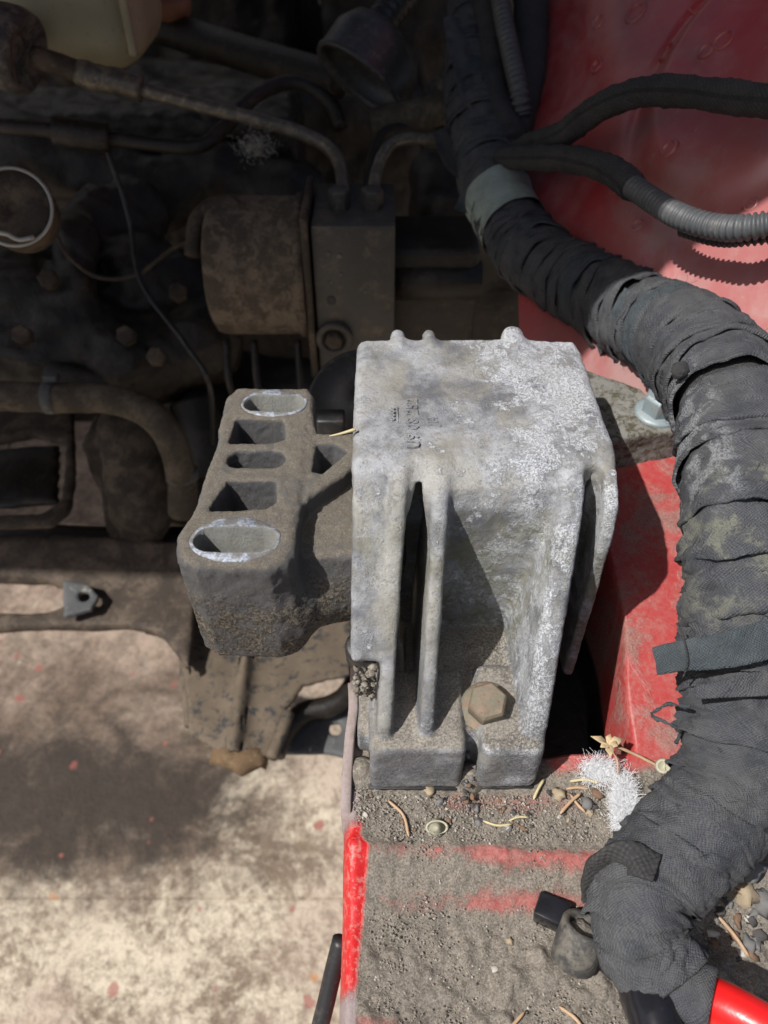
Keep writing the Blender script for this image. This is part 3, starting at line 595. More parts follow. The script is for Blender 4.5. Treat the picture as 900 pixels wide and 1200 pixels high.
# ------------------------------------------------------------------ dark bracket with slots
brk = thing('mount_bracket', 'dusty dark cast bracket with five slots, held by the mount on its left', 'bracket', (-4.3, 18, 3))
ZB = 8.0
holes = [('st', -3.95, 22.35, 1.12, .53), ('rc', -4.28, 20.8, .92, .66), ('st', -4.25, 19.3, .98, .42), ('tr', -4.35, 17.6, .98, .66), ('st', -4.45, 15.65, 1.28, .55)]
def stad(x, y, cx, cy, a, r): q = np.abs(x-cx); return np.sqrt(np.maximum(q-(a-r), 0)**2+(y-cy)**2)-r
def f_brk(X, Y, Z):
    t = (ZB-Z)                                           # walls lean in with depth
    out = [(-5.5, 23.45), (-2.75, 23.45), (-2.5, 22.9), (-2.45, 19), (-2.5, 17.3), (-2.55, 15.2), (-2.75, 14.75), (-3.3, 14.45), (-5.5, 14.5), (-6.15, 14.95), (-6.35, 15.9), (-6.0, 17.0), (-5.78, 20.6), (-5.86, 21.0), (-5.85, 22.8)]
    o2 = spoly(X, Y, out)+t*.02+.05
    low = 3.7+.0*X
    d = extr(o2, Z-(ZB+3.2)/2, (ZB-3.2)/2, .3)
    # underside rises towards the far end
    d = smax(d, (3.0+np.maximum(0, Y-16.5)*.2-Z)*.95, .35)
    # arm to the mount: high ridge with a pocket, low step beside it
    rid = [(-2.7, 22.4), (-2.3, 20.8), (-1.5, 20.75), (-.5, 20.9), (.3, 21.2), (.3, 19.7), (-.6, 19.4), (-2.5, 17.4)]
    d = smin(d, extr(spoly(X, Y, rid), Z-6.3, 1.62, .15), .25)
    d = smin(d, sbox(X, Y, Z, (-1.3, 17.7, 5.5), (1.7, 1.95, 1.65), .3), .25)
    d = smin(d, scap(X, Y, Z, (-2.9, 16.0, 4.9), (-.4, 17.6, 5.2), 1.15, .9), 1.2)
    for k, cx, cy, a, r in holes:
        if k == 'st': h = stad(X, Y, cx, cy, a, r)
        elif k == 'rc': h = spoly(X, Y, [(cx-a+.1, cy+r-.1), (cx+a-.25, cy+r-.15), (cx+a-.1, cy-r+.3), (cx+a-.35, cy-r+.1), (cx-a, cy-r+.1)])-.1
        else: h = spoly(X, Y, [(cx-a+.35, cy+r-.1), (cx+a-.2, cy+r-.15), (cx+a-.1, cy-r+.35), (cx+a-.4, cy-r+.1), (cx-a, cy-r+.05)])-.1
        dep = 3.3 if k == 'st' else 2.6
        d = smax(d, -np.maximum(h+t*.07, ZB-dep-Z), .12)
    pk = spoly(X, Y, [(-2.25, 20.1), (-1.75, 20.15), (-1.3, 19.75), (-2.05, 18.75), (-2.3, 18.8)])-.08
    d = smax(d, -np.maximum(pk+t*.12, 6.1-Z), .12)
    return d
part(brk, 'casting', snet(f_brk, (-6.8, 13.9, 2.5), (.8, 23.9, 8.6), .07, ((.8, .022, 11), (3.5, .018, 14), (9, .016, 18))), M_brk)
def ring_shape(cx, cy, a, r, Ro_x, Ro_y, z, depth):
    n_ = 56; V = []; F = []; A = np.linspace(0, 2*math.pi, n_, endpoint=False)
    def st(s, ang):                                      # point of the stadium outline in direction ang
        lo, hi = 0, 5
        for _ in range(24):
            m = (lo+hi)/2; px, py = m*math.cos(ang), m*math.sin(ang); d = math.hypot(max(abs(px)-(a-r), 0), py)-(r+s)
            lo, hi = (m, hi) if d < 0 else (lo, m)
        return lo*math.cos(ang), lo*math.sin(ang)
    for k in (range(3) if depth is None else range(2, 5)):
        for ang in A:
            if k == 0: q = (Ro_x*math.cos(ang), Ro_y*math.sin(ang), z-.05)
            elif k == 1: q = (Ro_x*.985*math.cos(ang), Ro_y*.975*math.sin(ang), z+.005)
            elif k == 2: q = (*st(.0, ang), z-.02)
            elif k == 3: q = (*st(-.05, ang), z-.08)
            else: q = (*[w_*1.0 for w_ in st(-.27, ang)], z-(depth or 0))
            V.append((cx+q[0], cy+q[1], q[2]))
    for k in range(2):
        for j in range(n_): F.append([k*n_+j, k*n_+(j+1) % n_, (k+1)*n_+(j+1) % n_, (k+1)*n_+j])
    V = np.array(V); V[:, 2] += .012*fbm(V, 3, 2); V[:, 0] += .035*fbm(V, 2.2, 5); V[:, 1] += .035*fbm(V, 2.2, 8); return (V, F)
rg0 = part(brk, 'machined_ring', ring_shape(-3.95, 22.35, 1.10, .50, 1.19, .80, ZB+.025, None), M_ring); part(rg0, 'bore', ring_shape(-3.95, 22.35, 1.10, .50, 1.19, .80, ZB+.025, 2.9), M_bore)
rg0 = part(brk, 'machined_ring', ring_shape(-4.45, 15.65, 1.26, .52, 1.36, .90, ZB+.025, None), M_ring); part(rg0, 'bore', ring_shape(-4.45, 15.65, 1.26, .52, 1.36, .90, ZB+.025, 2.9), M_bore)
pb = PZ(405, 688, 3.6); part(brk, 'bush_bolt', lathe([(.55, -.5), (.55, .5), (.45, .6)], (0, -.3, 1), (-.75, 14.9, 3.3), 20), M_black)

# ------------------------------------------------------------------ wiring harness
har = thing('wiring_harness', 'thick wiring harness bound in dusty grey cloth tape curving down the right side', 'wiring harness', (9.5, 15, 2))
HP = [(548, -60, 50, 1.5), (560, 40, 48, 1.7), (560, 120, 46, 1.9), (572, 190, 44, 1.9), (592, 250, 42, 1.7), (632, 305, 39.5, 1.75), (695, 342, 36, 1.8), (762, 378, 32.2, 1.85), (815, 412, 29, 1.95), (856, 468, 26.3, 1.95), (869, 545, 24.6, 1.85), (872, 620, 23.6, 1.78), (872, 700, 23.1, 1.72), (868, 780, 23, 1.65), (868, 860, 22.6, 1.6), (848, 930, 22.2, 1.6), (800, 990, 21.7, 1.5), (757, 1042, 21.3, 1.38), (752, 1100, 20.7, 1.25), (785, 1150, 20.2, 1.15)]
C4 = []
for u, v, t, r_ in HP: p = PD(u, v, t); C4.append((p.x, p.y, p.z, r_))
C4 = spline(C4, .12); HC = C4[:, :3]; HR = C4[:, 3]; HT, HN, HB = frames(HC)
HS = np.concatenate([[0], np.cumsum(np.linalg.norm(np.diff(HC, axis=0), axis=1))])
def at_s(s):
    r = [np.interp(s, HS, HC[:, k]) for k in range(3)]; N = np.stack([np.interp(s, HS, HN[:, k]) for k in range(3)], -1); B = np.stack([np.interp(s, HS, HB[:, k]) for k in range(3)], -1)
    return np.stack(r, -1), N, B, np.interp(s, HS, HR)
def wrap_shape(s0, s1, tilt, phi, bulge, seed, wr=1.0):
    """one turn of tape: a sleeve whose leading edge stands proud and lies askew"""
    n_ = 72; m = max(10, int((s1-s0)/.09)); a = np.linspace(0, 2*math.pi, n_+1); rows = np.linspace(0, 1, m)
    V = []; UVc = []
    lays = [(-.0, rows[0], True)]+[(0, q, False) for q in rows]+[(0, rows[-1], True)]
    for _, q, inner in lays:
        s = s0+(s1-s0)*q+tilt*np.cos(a-phi)*(1.0)+.07*np.sin(3*a+seed)+q*(.035*np.sin(7*a+seed*2)+.012*np.sin(23*a+seed))
        Cc, N, B, r = at_s(s); pr = (bulge*(q**3)+.035*math.exp(-((1-q)/.06)**2)+.0) if True else 0
        rr = r*.97+pr-(.12 if inner else 0)
        V.append(Cc+(np.cos(a)*rr)[:, None]*N+(np.sin(a)*rr)[:, None]*B); UVc.append(np.stack([a*r, s+seed*.37], 1))
    m2 = len(lays); W = np.vstack(V); Cn = np.vstack([at_s(s0+(s1-s0)*q+tilt*np.cos(a-phi))[0] for _, q, _i in lays]); D = W-Cn; D /= np.linalg.norm(D, axis=1)[:, None]
    ang = np.tile(a, m2); row = np.repeat([q for _, q, _i in lays], n_+1)
    Pn = np.stack([np.cos(ang)*2.2, np.sin(ang)*2.2, row*(s1-s0)*1.1+seed*7.3], 1)
    Pw = np.stack([np.cos(ang)*1.2+row*.8, np.sin(ang)*1.2-row*.5, row*(s1-s0)*3.3+seed*3.1], 1)
    dd = .13*fbm(Pn, .7, seed)+wr*.085*(1-np.abs(fbm(Pw, 1.2, seed+5))*2)+.012*fbm(W, 7, seed)
    W = W+D*dd[:, None]; F = []
    for i in range(m2-1):
        for j in range(n_): F.append([i*(n_+1)+j, i*(n_+1)+j+1, (i+1)*(n_+1)+j+1, (i+1)*(n_+1)+j])
    return (W, F, np.vstack(UVc))
part(har, 'cable_core', tube(HC[::3], HR[::3]*.86, 24), M_fuzz)
s = .0; i = 0; L = HS[-1]; rw = random.Random(4)
while s < L-.8:
    ln = rw.uniform(.75, 1.6); e = min(s+ln*1.25, L)
    pm = PD(0, 0, 1); mid = at_s(np.array([s]))[0][0]
    mt = M_tape; wr = 1.0; lab = None
    if 12.5 < mid[1] < 17 and mid[0] > 8: wr = 1.7
    elif i % 6 == 3 and mid[1] > 27: mt = M_tape2
    part(har, 'tape_wrap', wrap_shape(max(0, s-.15), e, rw.uniform(.15, .55), rw.uniform(0, 6.3), rw.uniform(.05, .15), i*3+1, wr), mt, label=lab)
    s += ln; i += 1
# green wrap over the upper bend
sg = np.interp(PD(590, 252, 42).z, HC[::-1, 2], HS[::-1])
dists = np.linalg.norm(HC-np.array(PD(588, 252, 42)), axis=1); sg = HS[int(dists.argmin())]
Cg, Ng, Bg, rg = at_s(np.linspace(sg-1.5, sg+1.4, 14))
part(har, 'green_tape', tube(Cg, rg*1.10+.05*np.sin(np.arange(14)), 40, False, disp=lambda V: .09*fbm(V, .8, 31)), M_green, label='faded green tape wound over the bend')
def ribbon(pts, width, thick=.05, up=(0, 0, 1), wav=.0, seed=0, twist=0, fray=0):
    C = spline(pts, .12); T = np.gradient(C, axis=0); T /= np.linalg.norm(T, axis=1)[:, None]; V = []; UVr = []; s_ = 0; F = []; K = 9; rr = random.Random(seed)
    w0 = np.broadcast_to(np.asarray(width, float), (2,)); m = len(C)
    for i_, c in enumerate(C):
        q = i_/(m-1); side = np.cross(T[i_], up); side /= np.linalg.norm(side)+1e-9; nn = np.cross(side, T[i_]); an = twist*q; sd = side*math.cos(an)+nn*math.sin(an); nv = np.cross(sd, T[i_])
        ww = w0[0]+(w0[1]-w0[0])*q+fray*rr.uniform(-1, 1)
        for k in range(K):
            x_ = (k/(K-1)-.5)*ww; V.append(c+sd*x_+nv*(wav*math.sin(x_*5+q*6)+.03*math.sin(q*25+k)+thick/2)); UVr.append((x_, i_*.12))
        for k in range(K):
            x_ = (k/(K-1)-.5)*ww; V.append(c+sd*x_+nv*(wav*math.sin(x_*5+q*6)+.03*math.sin(q*25+k)-thick/2)); UVr.append((x_, i_*.12))
    for i_ in range(m-1):
        b = i_*2*K; d = b+2*K
        for k in range(K-1): F.append([b+k, b+k+1, d+k+1, d+k]); F.append([b+K+k+1, b+K+k, d+K+k, d+K+k+1])
        F.append([b+K, b, d, d+K]); F.append([b+K-1, b+2*K-1, d+2*K-1, d+K-1])
    F.append([k for k in range(K)]+[K+k for k in range(K)][::-1]); e = (m-1)*2*K; F.append([e+K-1-k for k in range(K)]+[e+K+k for k in range(K)])
    return (np.array(V), F, np.array(UVr))
G = lambda L_: [tuple(PD(*q)) for q in L_]
part(har, 'loose_strip', ribbon(G([(768, 775, 22.2), (800, 768, 21.6), (850, 762, 21.0), (905, 748, 21.0)]), (.8, 1.05), .06, (0, -.5, 1), .04, 3, fray=.03), M_tape2, label='bluish strip of tape wound across and sticking out at the left')
part(har, 'loose_strip', ribbon(G([(815, 812, 21.4), (855, 806, 21.0), (905, 800, 21)]), (.35, .7), .06, (0, -.5, 1), .08, 5), M_tape)
part(har, 'loose_strip', ribbon(G([(690, 372, 35), (700, 395, 34.2), (708, 412, 34.0)]), (1.5, .9), .08, (1, -.3, .4), .1, 8, .4, .1), M_tape2)
part(har, 'loose_strip', ribbon(G([(742, 345, 31.5), (730, 370, 31.2), (742, 400, 31.3)]), (.9, .8), .08, (0, -.7, .7), .06, 9), M_tape2)
part(har, 'loose_thread', tube(spline(G([(808, 828, 21.6), (782, 826, 22.4), (764, 836, 22.8), (768, 842, 22.6), (785, 848, 22.4), (797, 858, 22.6), (793, 870, 22.9)]), .08), .05, 6, disp=lambda V: .05*fbm(V, 9, 3)), M_tape2)
part(har, 'loose_thread', tube(spline(G([(800, 795, 21.6), (806, 775, 21.3), (800, 745, 21.6), (793, 730, 21.8)]), .1), .03, 5), M_fuzz)
part(har, 'tape_flap', ribbon(G([(700, 1050, 21.8), (705, 1015, 21.2), (735, 1005, 20.4), (770, 1018, 20.0)]), (1.0, .8), .12, (.3, -.6, .8), .04, 12, .5), M_fuzz)
part(har, 'loose_strip', ribbon(G([(535, 20, 46.5), (545, 70, 45), (560, 120, 44), (600, 150, 43)]), (1.6, 1.9), .08, (0, -.7, .7), .1, 21, .5, .05), M_tape)
part(har, 'loose_strip', ribbon(G([(528, 150, 45), (540, 185, 43.5), (575, 205, 42.2), (610, 200, 41.8)]), (2.2, 1.5), .08, (0, -.7, .7), .12, 22, -.5, .05), M_fuzz)
part(har, 'loose_strip', ribbon(G([(548, 250, 42.5), (556, 225, 42.2), (568, 200, 42)]), (1.5, 1.2), .08, (0, -.7, .7), .1, 23, .3, .05), M_tape2)
knob = PD(797, 434, 25.5); part(har, 'tape_knot', blob(knob, .32, 5, 1, 2, .15), M_fuzz)
# crusty fuzz: stray fibres along the tape
def fibres(n_, seed):
    rr = np.random.RandomState(seed); V = []; F = []
    for k in range(n_):
        s_ = rr.uniform(2, L-1); a = rr.uniform(0, 6.28); Cc, N, B, r = at_s(np.array([s_])); d = math.cos(a)*N[0]+math.sin(a)*B[0]; p0 = Cc[0]+d*r[0]*.98
        q = p0+d*rr.uniform(.05, .22)+rr.uniform(-.5, .5, 3)*.5; m_ = (p0+q)/2+rr.uniform(-.1, .1, 3); sh = tube(np.array([p0, m_, q]), .006, 3, False); b = len(V)
        V += sh[0].tolist(); F += [[i_+b for i_ in f_] for f_ in sh[1]]
    return (np.array(V), F)
o_ = part(har, 'frayed_fibres', fibres(1100, 5), M_fuzz); o_['kind'] = 'stuff'

def corrugated(pts, r, pitch, amp, n_=20):
    C = spline(pts, pitch/6); s_ = np.concatenate([[0], np.cumsum(np.linalg.norm(np.diff(C, axis=0), axis=1))]); return tube(C, r+amp*np.tanh(2.2*np.sin(s_/pitch*6.283)), n_)
# branch cables
fz = lambda sd: (lambda V: .07*fbm(V, 2.2, sd)+.04*fbm(V, 8, sd+2))
c1 = thing('cable_branch', 'black fleece wrapped cable arching across the red fender, the upper one', 'cable', tuple(PD(620, 165, 42)))
part(c1, 'sleeve', tube(spline(G([(590, 190, 42.5), (625, 168, 40), (660, 157, 37), (700, 128, 34.5), (750, 108, 32.5), (810, 108, 31), (870, 116, 29), (960, 122, 27)]), .2), np.linspace(.75, .68, 200)[:len(spline(G([(590, 190, 42.5), (625, 168, 40), (660, 157, 37), (700, 128, 34.5), (750, 108, 32.5), (810, 108, 31), (870, 116, 29), (960, 122, 27)]), .2))] if False else .60, 22, disp=fz(3)), M_fuzz)
c2 = thing('cable_branch', 'black fleece cable that continues as grey corrugated conduit across the fender, below the arched one', 'cable', tuple(PD(620, 180, 41)))
part(c2, 'sleeve', tube(spline(G([(590, 185, 41.5), (625, 185, 39), (660, 185, 36.5), (700, 193, 34), (725, 205, 32.5), (742, 220, 31.5)]), .2), .60, 22, disp=fz(7)), M_fuzz)
part(c2, 'corrugated_conduit', corrugated(G([(738, 216, 31.7), (765, 235, 30.5), (800, 255, 29), (840, 266, 28), (880, 266, 27), (960, 250, 26)]), .43, .24, .05), M_conduit)
single('conduit', 'thin dark corrugated conduit just behind the grey one at the right edge', 'conduit', corrugated(G([(800, 268, 30), (840, 279, 28.8), (880, 278, 27.8), (960, 268, 27)]),   .28, .22, .045, 14), M_black)
single('conduit', 'black corrugated conduit running upright along the top of the harness', 'conduit', corrugated(G([(580, -50, 45), (588, 10, 44.4), (598, 60, 43.6), (608, 105, 43), (612, 135, 43.5)]), .5, .36, .06), M_conduit)
upc = thing('cable_bundle', 'dark taped cable bundle behind the upright conduit at the top', 'cable bundle', tuple(PD(560, 100, 46)))
for k, (pts, r_) in enumerate([([(535, -60, 50), (545, 20, 49), (540, 90, 47.5), (545, 150, 46)], 1.1), ([(620, -60, 47), (622, 20, 46), (618, 90, 45), (600, 160, 44)], 1.0), ([(560, -60, 47), (575, 30, 46), (580, 110, 44.5), (600, 170, 43)], .9)]):
    part(upc, 'cable', tube(spline(G(pts), .25), r_, 22, disp=fz(20+k)), M_fuzz if k else M_tape)
# harness end: glossy tape and red cable
p_ = thing('battery_cable', 'bright red cable leaving the harness end in the bottom right corner', 'cable', tuple(PD(860, 1180, 20)))
part(p_, 'sheath', tube(spline(G([(800, 1158, 20.2), (835, 1172, 19.7), (872, 1190, 19.2), (930, 1225, 18.6)]), .15), .55, 28, disp=lambda V: .02*fbm(V, 1, 2)), M_redcable)
part(p_, 'tape_collar', tube(spline(G([(775, 1135, 20.2), (805, 1158, 19.9), (835, 1172, 19.6)]), .15), np.array([.95, .9, .85, .8, .8])[:1].repeat(1) if False else .82, 28, disp=lambda V: .06*fbm(V, 1.3, 22)), M_tape)
single('taped_end', 'short glossy black taped stub beside the red cable at the bottom', 'cable end', tube(spline(G([(752, 1120, 20.6), (757, 1160, 20.0), (768, 1195, 19.4), (775, 1240, 19)]), .12), .68, 28, disp=lambda V: .07*fbm(V, 1.3, 25)), M_gloss)

# ------------------------------------------------------------------ small loose things on the rail
p = PZ(655, 1078, -.9); q = Vector((.9, -.45, .1)).to_track_quat('X', 'Z')
single('plastic_clip', 'small shiny black plastic clip lying on the grit beside the rubber sleeve', 'clip', join(box((p.x-.25, p.y+.1, -.55), (1.0, .78, .75), .1, q), box((p.x+.45, p.y-.25, -.7), (.9, .5, .5), .12, q)), M_gloss, sharp=30)
ax = Vector((.28, .55, .8)).normalized(); pr = PZ(668, 1132, -1.05)
slv = thing('rubber_sleeve', 'short grey rubber sleeve filled with dirt lying beside the harness', 'sleeve', tuple(pr))
part(slv, 'sleeve_wall', lathe([(.55, 0), (.66, .08), (.70, .6), (.70, 1.28), (.66, 1.36), (.52, 1.36), (.47, 1.28), (.45, .9), (.02, .88)], ax, pr+Vector((0, 0, .25)), 36), M_rubber)
dv = lathe([(.46, 0), (.42, .12), (.25, .17), (.02, .2)], ax, pr+Vector((0, 0, .25))+ax*1.05, 30); dv = (dv[0]+.05*np.stack([fbm(dv[0], 5, 1)]*3, 1), dv[1]); part(slv, 'dirt_fill', dv, M_dirt)

rg_ = random.Random(11)
zr = lambda x_, y_: float(hrail(np.array([x_]), np.array([y_]))[0])
def ngon(pos, r, seed): return blob((pos[0], pos[1], pos[2]+r*.3), r, seed, .7, 2, .62)
def zone(u0, v0, u1, v1): p = PZ(rg_.uniform(u0, u1), rg_.uniform(v0, v1), 0); return p
# countable stones, largest first, each with where it lies
marks = [(503, 928, .19, 2, 'tan pebble touching the front of the left foot'), (655, 931, .24, 2, 'rounded tan pebble at the right foot corner'), (515, 940, .20, 0, 'grey stone in front of the left foot, beside the seed husk'), (427, 903, .2, 1, 'dark crumb wedged behind the flange'), (437, 911, .17, 1, 'dark crumb at the left corner of the left foot'),
         (688, 944, .25, 0, 'grey pebble beside the crossed pine needles'), (561, 965, .16, 0, 'small grey stone by the yellowish needle'), (428, 955, .11, 3, 'tiny white stone near the bright red edge'), (557, 945, .14, 1, 'small dark stone before the notch'), (594, 971, .15, 0, 'bluish grey stone at the end of the yellowish needle'),
         (700, 932, .2, 4, 'brown crumb between needles and white fluff'), (872, 1048, .42, 2, 'tan stone in the shade right of the harness'), (895, 1060, .5, 0, 'large grey stone at the right edge of the photo'), (880, 1020, .45, 0, 'dark grey stone behind the tan one at the right'), (888, 1095, .3, 1, 'dark stone right of the harness near the dry stalk'), (580, 1137, .13, 3, 'pale crumb on the hollow of the grit'), (598, 1104, .12, 2, 'orange brown crumb left of the clip')]
for k, (u, v, r_, mi, lab) in enumerate(marks):
    p = PZ(u, v, 0); zz = zr(p.x, p.y); p = PZ(u, v, zz); single('pebble', lab, 'pebble', ngon((p.x, p.y, zz), r_, 40+k), STONES[mi], group='stones on the rail')
# lesser stones: all look alike, so they share a description by where they lie
zones = [((550, 880, 575, 925), 34, .07, .17, 'crumb of the gravel heap in the notch between the two feet', 'crumbs in the notch'), ((585, 925, 625, 975), 24, .06, .13, 'crumb in the gravel patch before the right foot', 'crumbs before the right foot'), ((470, 930, 540, 975), 22, .05, .12, 'crumb in the gravel before the left foot', 'crumbs before the left foot'),
         ((425, 905, 450, 935), 12, .06, .13, 'dark crumb at the left foot corner', 'crumbs at the left corner'), ((640, 925, 710, 975), 24, .06, .15, 'crumb around the pine needles', 'crumbs around the needles'), ((845, 1020, 899, 1110), 26, .1, .26, 'gravel stone in the corner right of the harness', 'gravel right of the harness')]
k = 0
for zn, cnt_, a_, b_, lab, grp in zones:
    for _ in range(cnt_):
        p = zone(*zn); r_ = rg_.uniform(a_, b_)*(rg_.random()**.3); zz = zr(p.x, p.y); k += 1
        if 'notch' in lab:
            p = Vector((rg_.uniform(2.62, 3.05), rg_.uniform(10.9, 12.2), 0)); zz = max(0, (p.y-10.9))*1.0*rg_.random()
        single('pebble', lab, 'pebble', ngon((p.x, p.y, zz), r_, 100+k), STONES[rg_.choice([0, 0, 1, 1, 2, 3, 4, 4])], group=grp)
# mound under the notch stones
def rough_(s_): return (s_[0]+np.stack([0*s_[0][:, 0]]*2+[.06*fbm(s_[0], 4, 4)], 1), s_[1])
part(body, 'dirt_mound', rough_(lathe([(.75, -.1), (.6, .2), (.4, .55), (.2, .8), (.02, .9)], (0, -.2, 1), (2.85, 12.1, 0), 24)), M_dirt)
part(body, 'dirt_mound', rough_(lathe([(.7, -.1), (.45, .25), (.2, .45), (.02, .5)], (0, 0, 1), (-.75, 12.2, 0), 24)), M_dirt)
# uncountable grit
def grit(N_, seed):
    rr = np.random.RandomState(seed); bx = rr.uniform(-1.0, 12.0, N_*3); by = rr.uniform(3.6, 12.2, N_*3)
    P_ = np.stack([bx, by, 0*bx], 1); dens = .5+fbm(P_, .8, 5)*.6+1.0*((by > 9.9) & (by < 11.5))-.5*((by > 8.2) & (by < 9.8))-2*((by > 11.4) & (bx > -.3) & (bx < 5.6))-2*((bx < -.5) & (by < 10.3)); keep = rr.rand(N_*3) < dens*.6
    P_ = P_[keep][:N_]; r_ = .010+.045*rr.rand(len(P_))**4; zz = hrail(P_[:, 0], P_[:, 1])
    base = np.array([(1, 0, 0), (-1, 0, 0), (0, 1, 0), (0, -1, 0), (0, 0, 1), (0, 0, -1)], float); tri = np.array([(0, 2, 4), (2, 1, 4), (1, 3, 4), (3, 0, 4), (2, 0, 5), (1, 2, 5), (3, 1, 5), (0, 3, 5)])
    V = base[None]*(r_[:, None, None]*rr.uniform(.6, 1.3, (len(P_), 6, 1))); a = rr.rand(len(P_))*6.28; ca, sa = np.cos(a)[:, None], np.sin(a)[:, None]
    X_ = V[:, :, 0]*ca-V[:, :, 1]*sa; Y_ = V[:, :, 0]*sa+V[:, :, 1]*ca; V = np.stack([X_+P_[:, 0:1], Y_+P_[:, 1:2], V[:, :, 2]*.8+(zz+r_*.45+.03)[:, None]], -1)
    F_ = (tri[None]+6*np.arange(len(P_))[:, None, None]).reshape(-1, 3); return (V.reshape(-1, 3), F_)
for k, (N_, mt) in enumerate(((16000, M_grit), (1500, STONES[1]), (1800, STONES[3]))):
    o_ = single('grit', 'fine %s grit strewn over the dusty rail' % ['sandy brown', 'dark', 'pale'][k], 'grit', grit(N_, 60+k), mt, smooth=False, kind='stuff', base=(4, 8, -1))

def needle(u0, v0, u1, v1, r_, bend, mat, lab, z=.12, grp='dry pine needles'):
    a = PZ(u0, v0, z); b = PZ(u1, v1, z); a.z = zr(a.x, a.y)+z; b.z = zr(b.x, b.y)+z*1.1; m_ = (a+b)/2+Vector((-(b-a).y, (b-a).x, 0))*bend; m_.z = max(m_.z, zr(m_.x, m_.y)+z)
    C = spline([a, m_, b], .1); single('pine_needle', lab, 'pine needle', tube(C, np.interp(np.linspace(0, 1, len(C)), [0, .1, .9, 1], [.4, 1, 1, .3])*r_, 7), mat, group=grp)
needle(455, 938, 479, 981, .05, .14, M_needle, 'brown pine needle lying upright in the photo before the left foot')
needle(566, 962, 600, 966, .04, -.1, M_needle2, 'yellowish needle lying flat before the notch')
needle(656, 954, 680, 931, .055, .03, M_needle, 'needle crossing over the others from lower left to upper right', .22)
needle(663, 926, 690, 927, .05, .06, M_needle, 'second needle from the top of the crossed bunch')
needle(667, 918, 702, 921, .05, .08, M_needle2, 'topmost pale needle of the crossed bunch', .2)
needle(668, 932, 686, 953, .05, -.05, M_needle, 'needle running down to the right in the crossed bunch', .14)
needle(625, 937, 637, 914, .05, .02, M_needle2, 'needle leaning on the corner of the right foot', .2)
needle(572, 1200, 622, 1172, .05, -.12, M_needle, 'brown needle at the bottom centre of the grit')
needle(664, 1166, 700, 1206, .055, .12, M_needle, 'brown needle below the rubber sleeve')
needle(850, 1064, 893, 1108, .06, .04, M_needle, 'dry stalk in the corner right of the harness', .15)
needle(596, 962, 620, 958, .035, .1, M_needle2, 'thin pale needle in the gravel before the right foot', .12)
needle(712, 880, 722, 912, .035, .1, M_needle, 'thin needle half in the fluff', .5)
S_ = spline(G([(386, 511, 24.2), (400, 508, 24.0), (417, 503, 24.0)]), .1); single('straw', 'pale straw lying across the bracket arm against the mount', 'straw', tube(S_, np.linspace(.02, .06, len(S_)), 6), M_needle2)
# seed husk
p = PZ(512, 970, .12); hk = torus(p, (-.1, -.35, 1), .33, .05, 30, 6); hk = (hk[0]*np.array([1, .55, 1])+np.array([0, p.y*.45, 0]), hk[1], hk[2])
single('seed_husk', 'open pale seed husk with a dark hollow on the grit', 'seed husk', join((hk[0], hk[1]), lathe([(.3, 0), (.2, -.05), (.02, -.08)], (-.1, -.35, 1), p, 20)), M_shell)
# dried flower on a stalk
p0 = PZ(713, 872, 1.6)
tw = thing('dried_flower', 'dried star shaped flower head on a bent stalk leaning on the red ramp', 'dried flower', tuple(p0))
sp = [PZ(722, 875, 1.5), PZ(740, 882, 1.25), PZ(760, 892, 1.1), PZ(785, 905, .9), PZ(797, 914, .9)]
part(tw, 'stalk', tube(spline([tuple(q) for q in sp], .1), .055, 7, disp=lambda V: .02*fbm(V, 6, 2)), M_needle)
for k, (an, ln) in enumerate(((158, .62), (212, .40), (262, .66), (12, .5), (75, .34), (320, .3))):
    d = Vector((math.cos(R(an)), math.sin(R(an))*.9, .15)); sd = Vector((-d.y, d.x, .2)); c_ = Vector(p0)
    V = [c_-sd*.05, c_+sd*.05, c_+d*ln*.45+sd*.15+Vector((0, 0, .12)), c_+d*ln*.5-Vector((0, 0, .02)), c_+d*ln*.45-sd*.15+Vector((0, 0, .10)), c_+d*ln+Vector((0, 0, .05+.05*(k % 3)))]
    V2 = [v_-Vector((0, 0, .03)) for v_ in V]; A = [[0, 1, 2, 3], [0, 3, 4], [3, 2, 5], [4, 3, 5]]
    part(tw, 'petal', (np.array([tuple(v_) for v_ in V+V2]), A+[[i_+6 for i_ in f_][::-1] for f_ in A]+[[1, 7, 8, 2], [2, 8, 11, 5], [5, 11, 10, 4], [4, 10, 6, 0]]), M_leaf)
for (u, v) in ((777, 898), (796, 907)): part(tw, 'bud', lathe([(.05, 0), (.22, .1), (.26, .22), (.2, .34), (.15, .3), (.02, .15)], (-.3, -.4, .8), PZ(u, v, 1.05), 14), M_shell)
# fluff
def fluff(boxes, n_, seed):
    rr = np.random.RandomState(seed); V = []; F = []
    for k in range(n_):
        u, v, su, sv, h_ = boxes[rr.choice(len(boxes), p=[b[5] for b in boxes] if len(boxes[0]) > 5 else None)][:5]
        p = PZ(u+rr.randn()*su, v+rr.randn()*sv, .3); p.z = zr(p.x, p.y)+.05+abs(rr.randn())*h_; d = rr.randn(3)*.12; d2 = d+rr.randn(3)*.09
        C = np.array([tuple(p), np.array(p)+d*.5, np.array(p)+d2]); C[:, 2] = np.maximum(C[:, 2], zr(p.x, p.y)+.02); sh = tube(C, .005, 3, False); b = len(V); V += sh[0].tolist(); F += [[i_+b for i_ in f_] for f_ in sh[1]]
    return (np.array(V), F)
single('white_fluff', 'tuft of white downy fluff between the flower stalk and the harness', 'fluff', fluff([(731, 938, 5, 11, .15, .58), (737, 964, 6, 6, .12, .28), (702, 905, 10, 6, .08, .14)], 14000, 3), M_fluff)
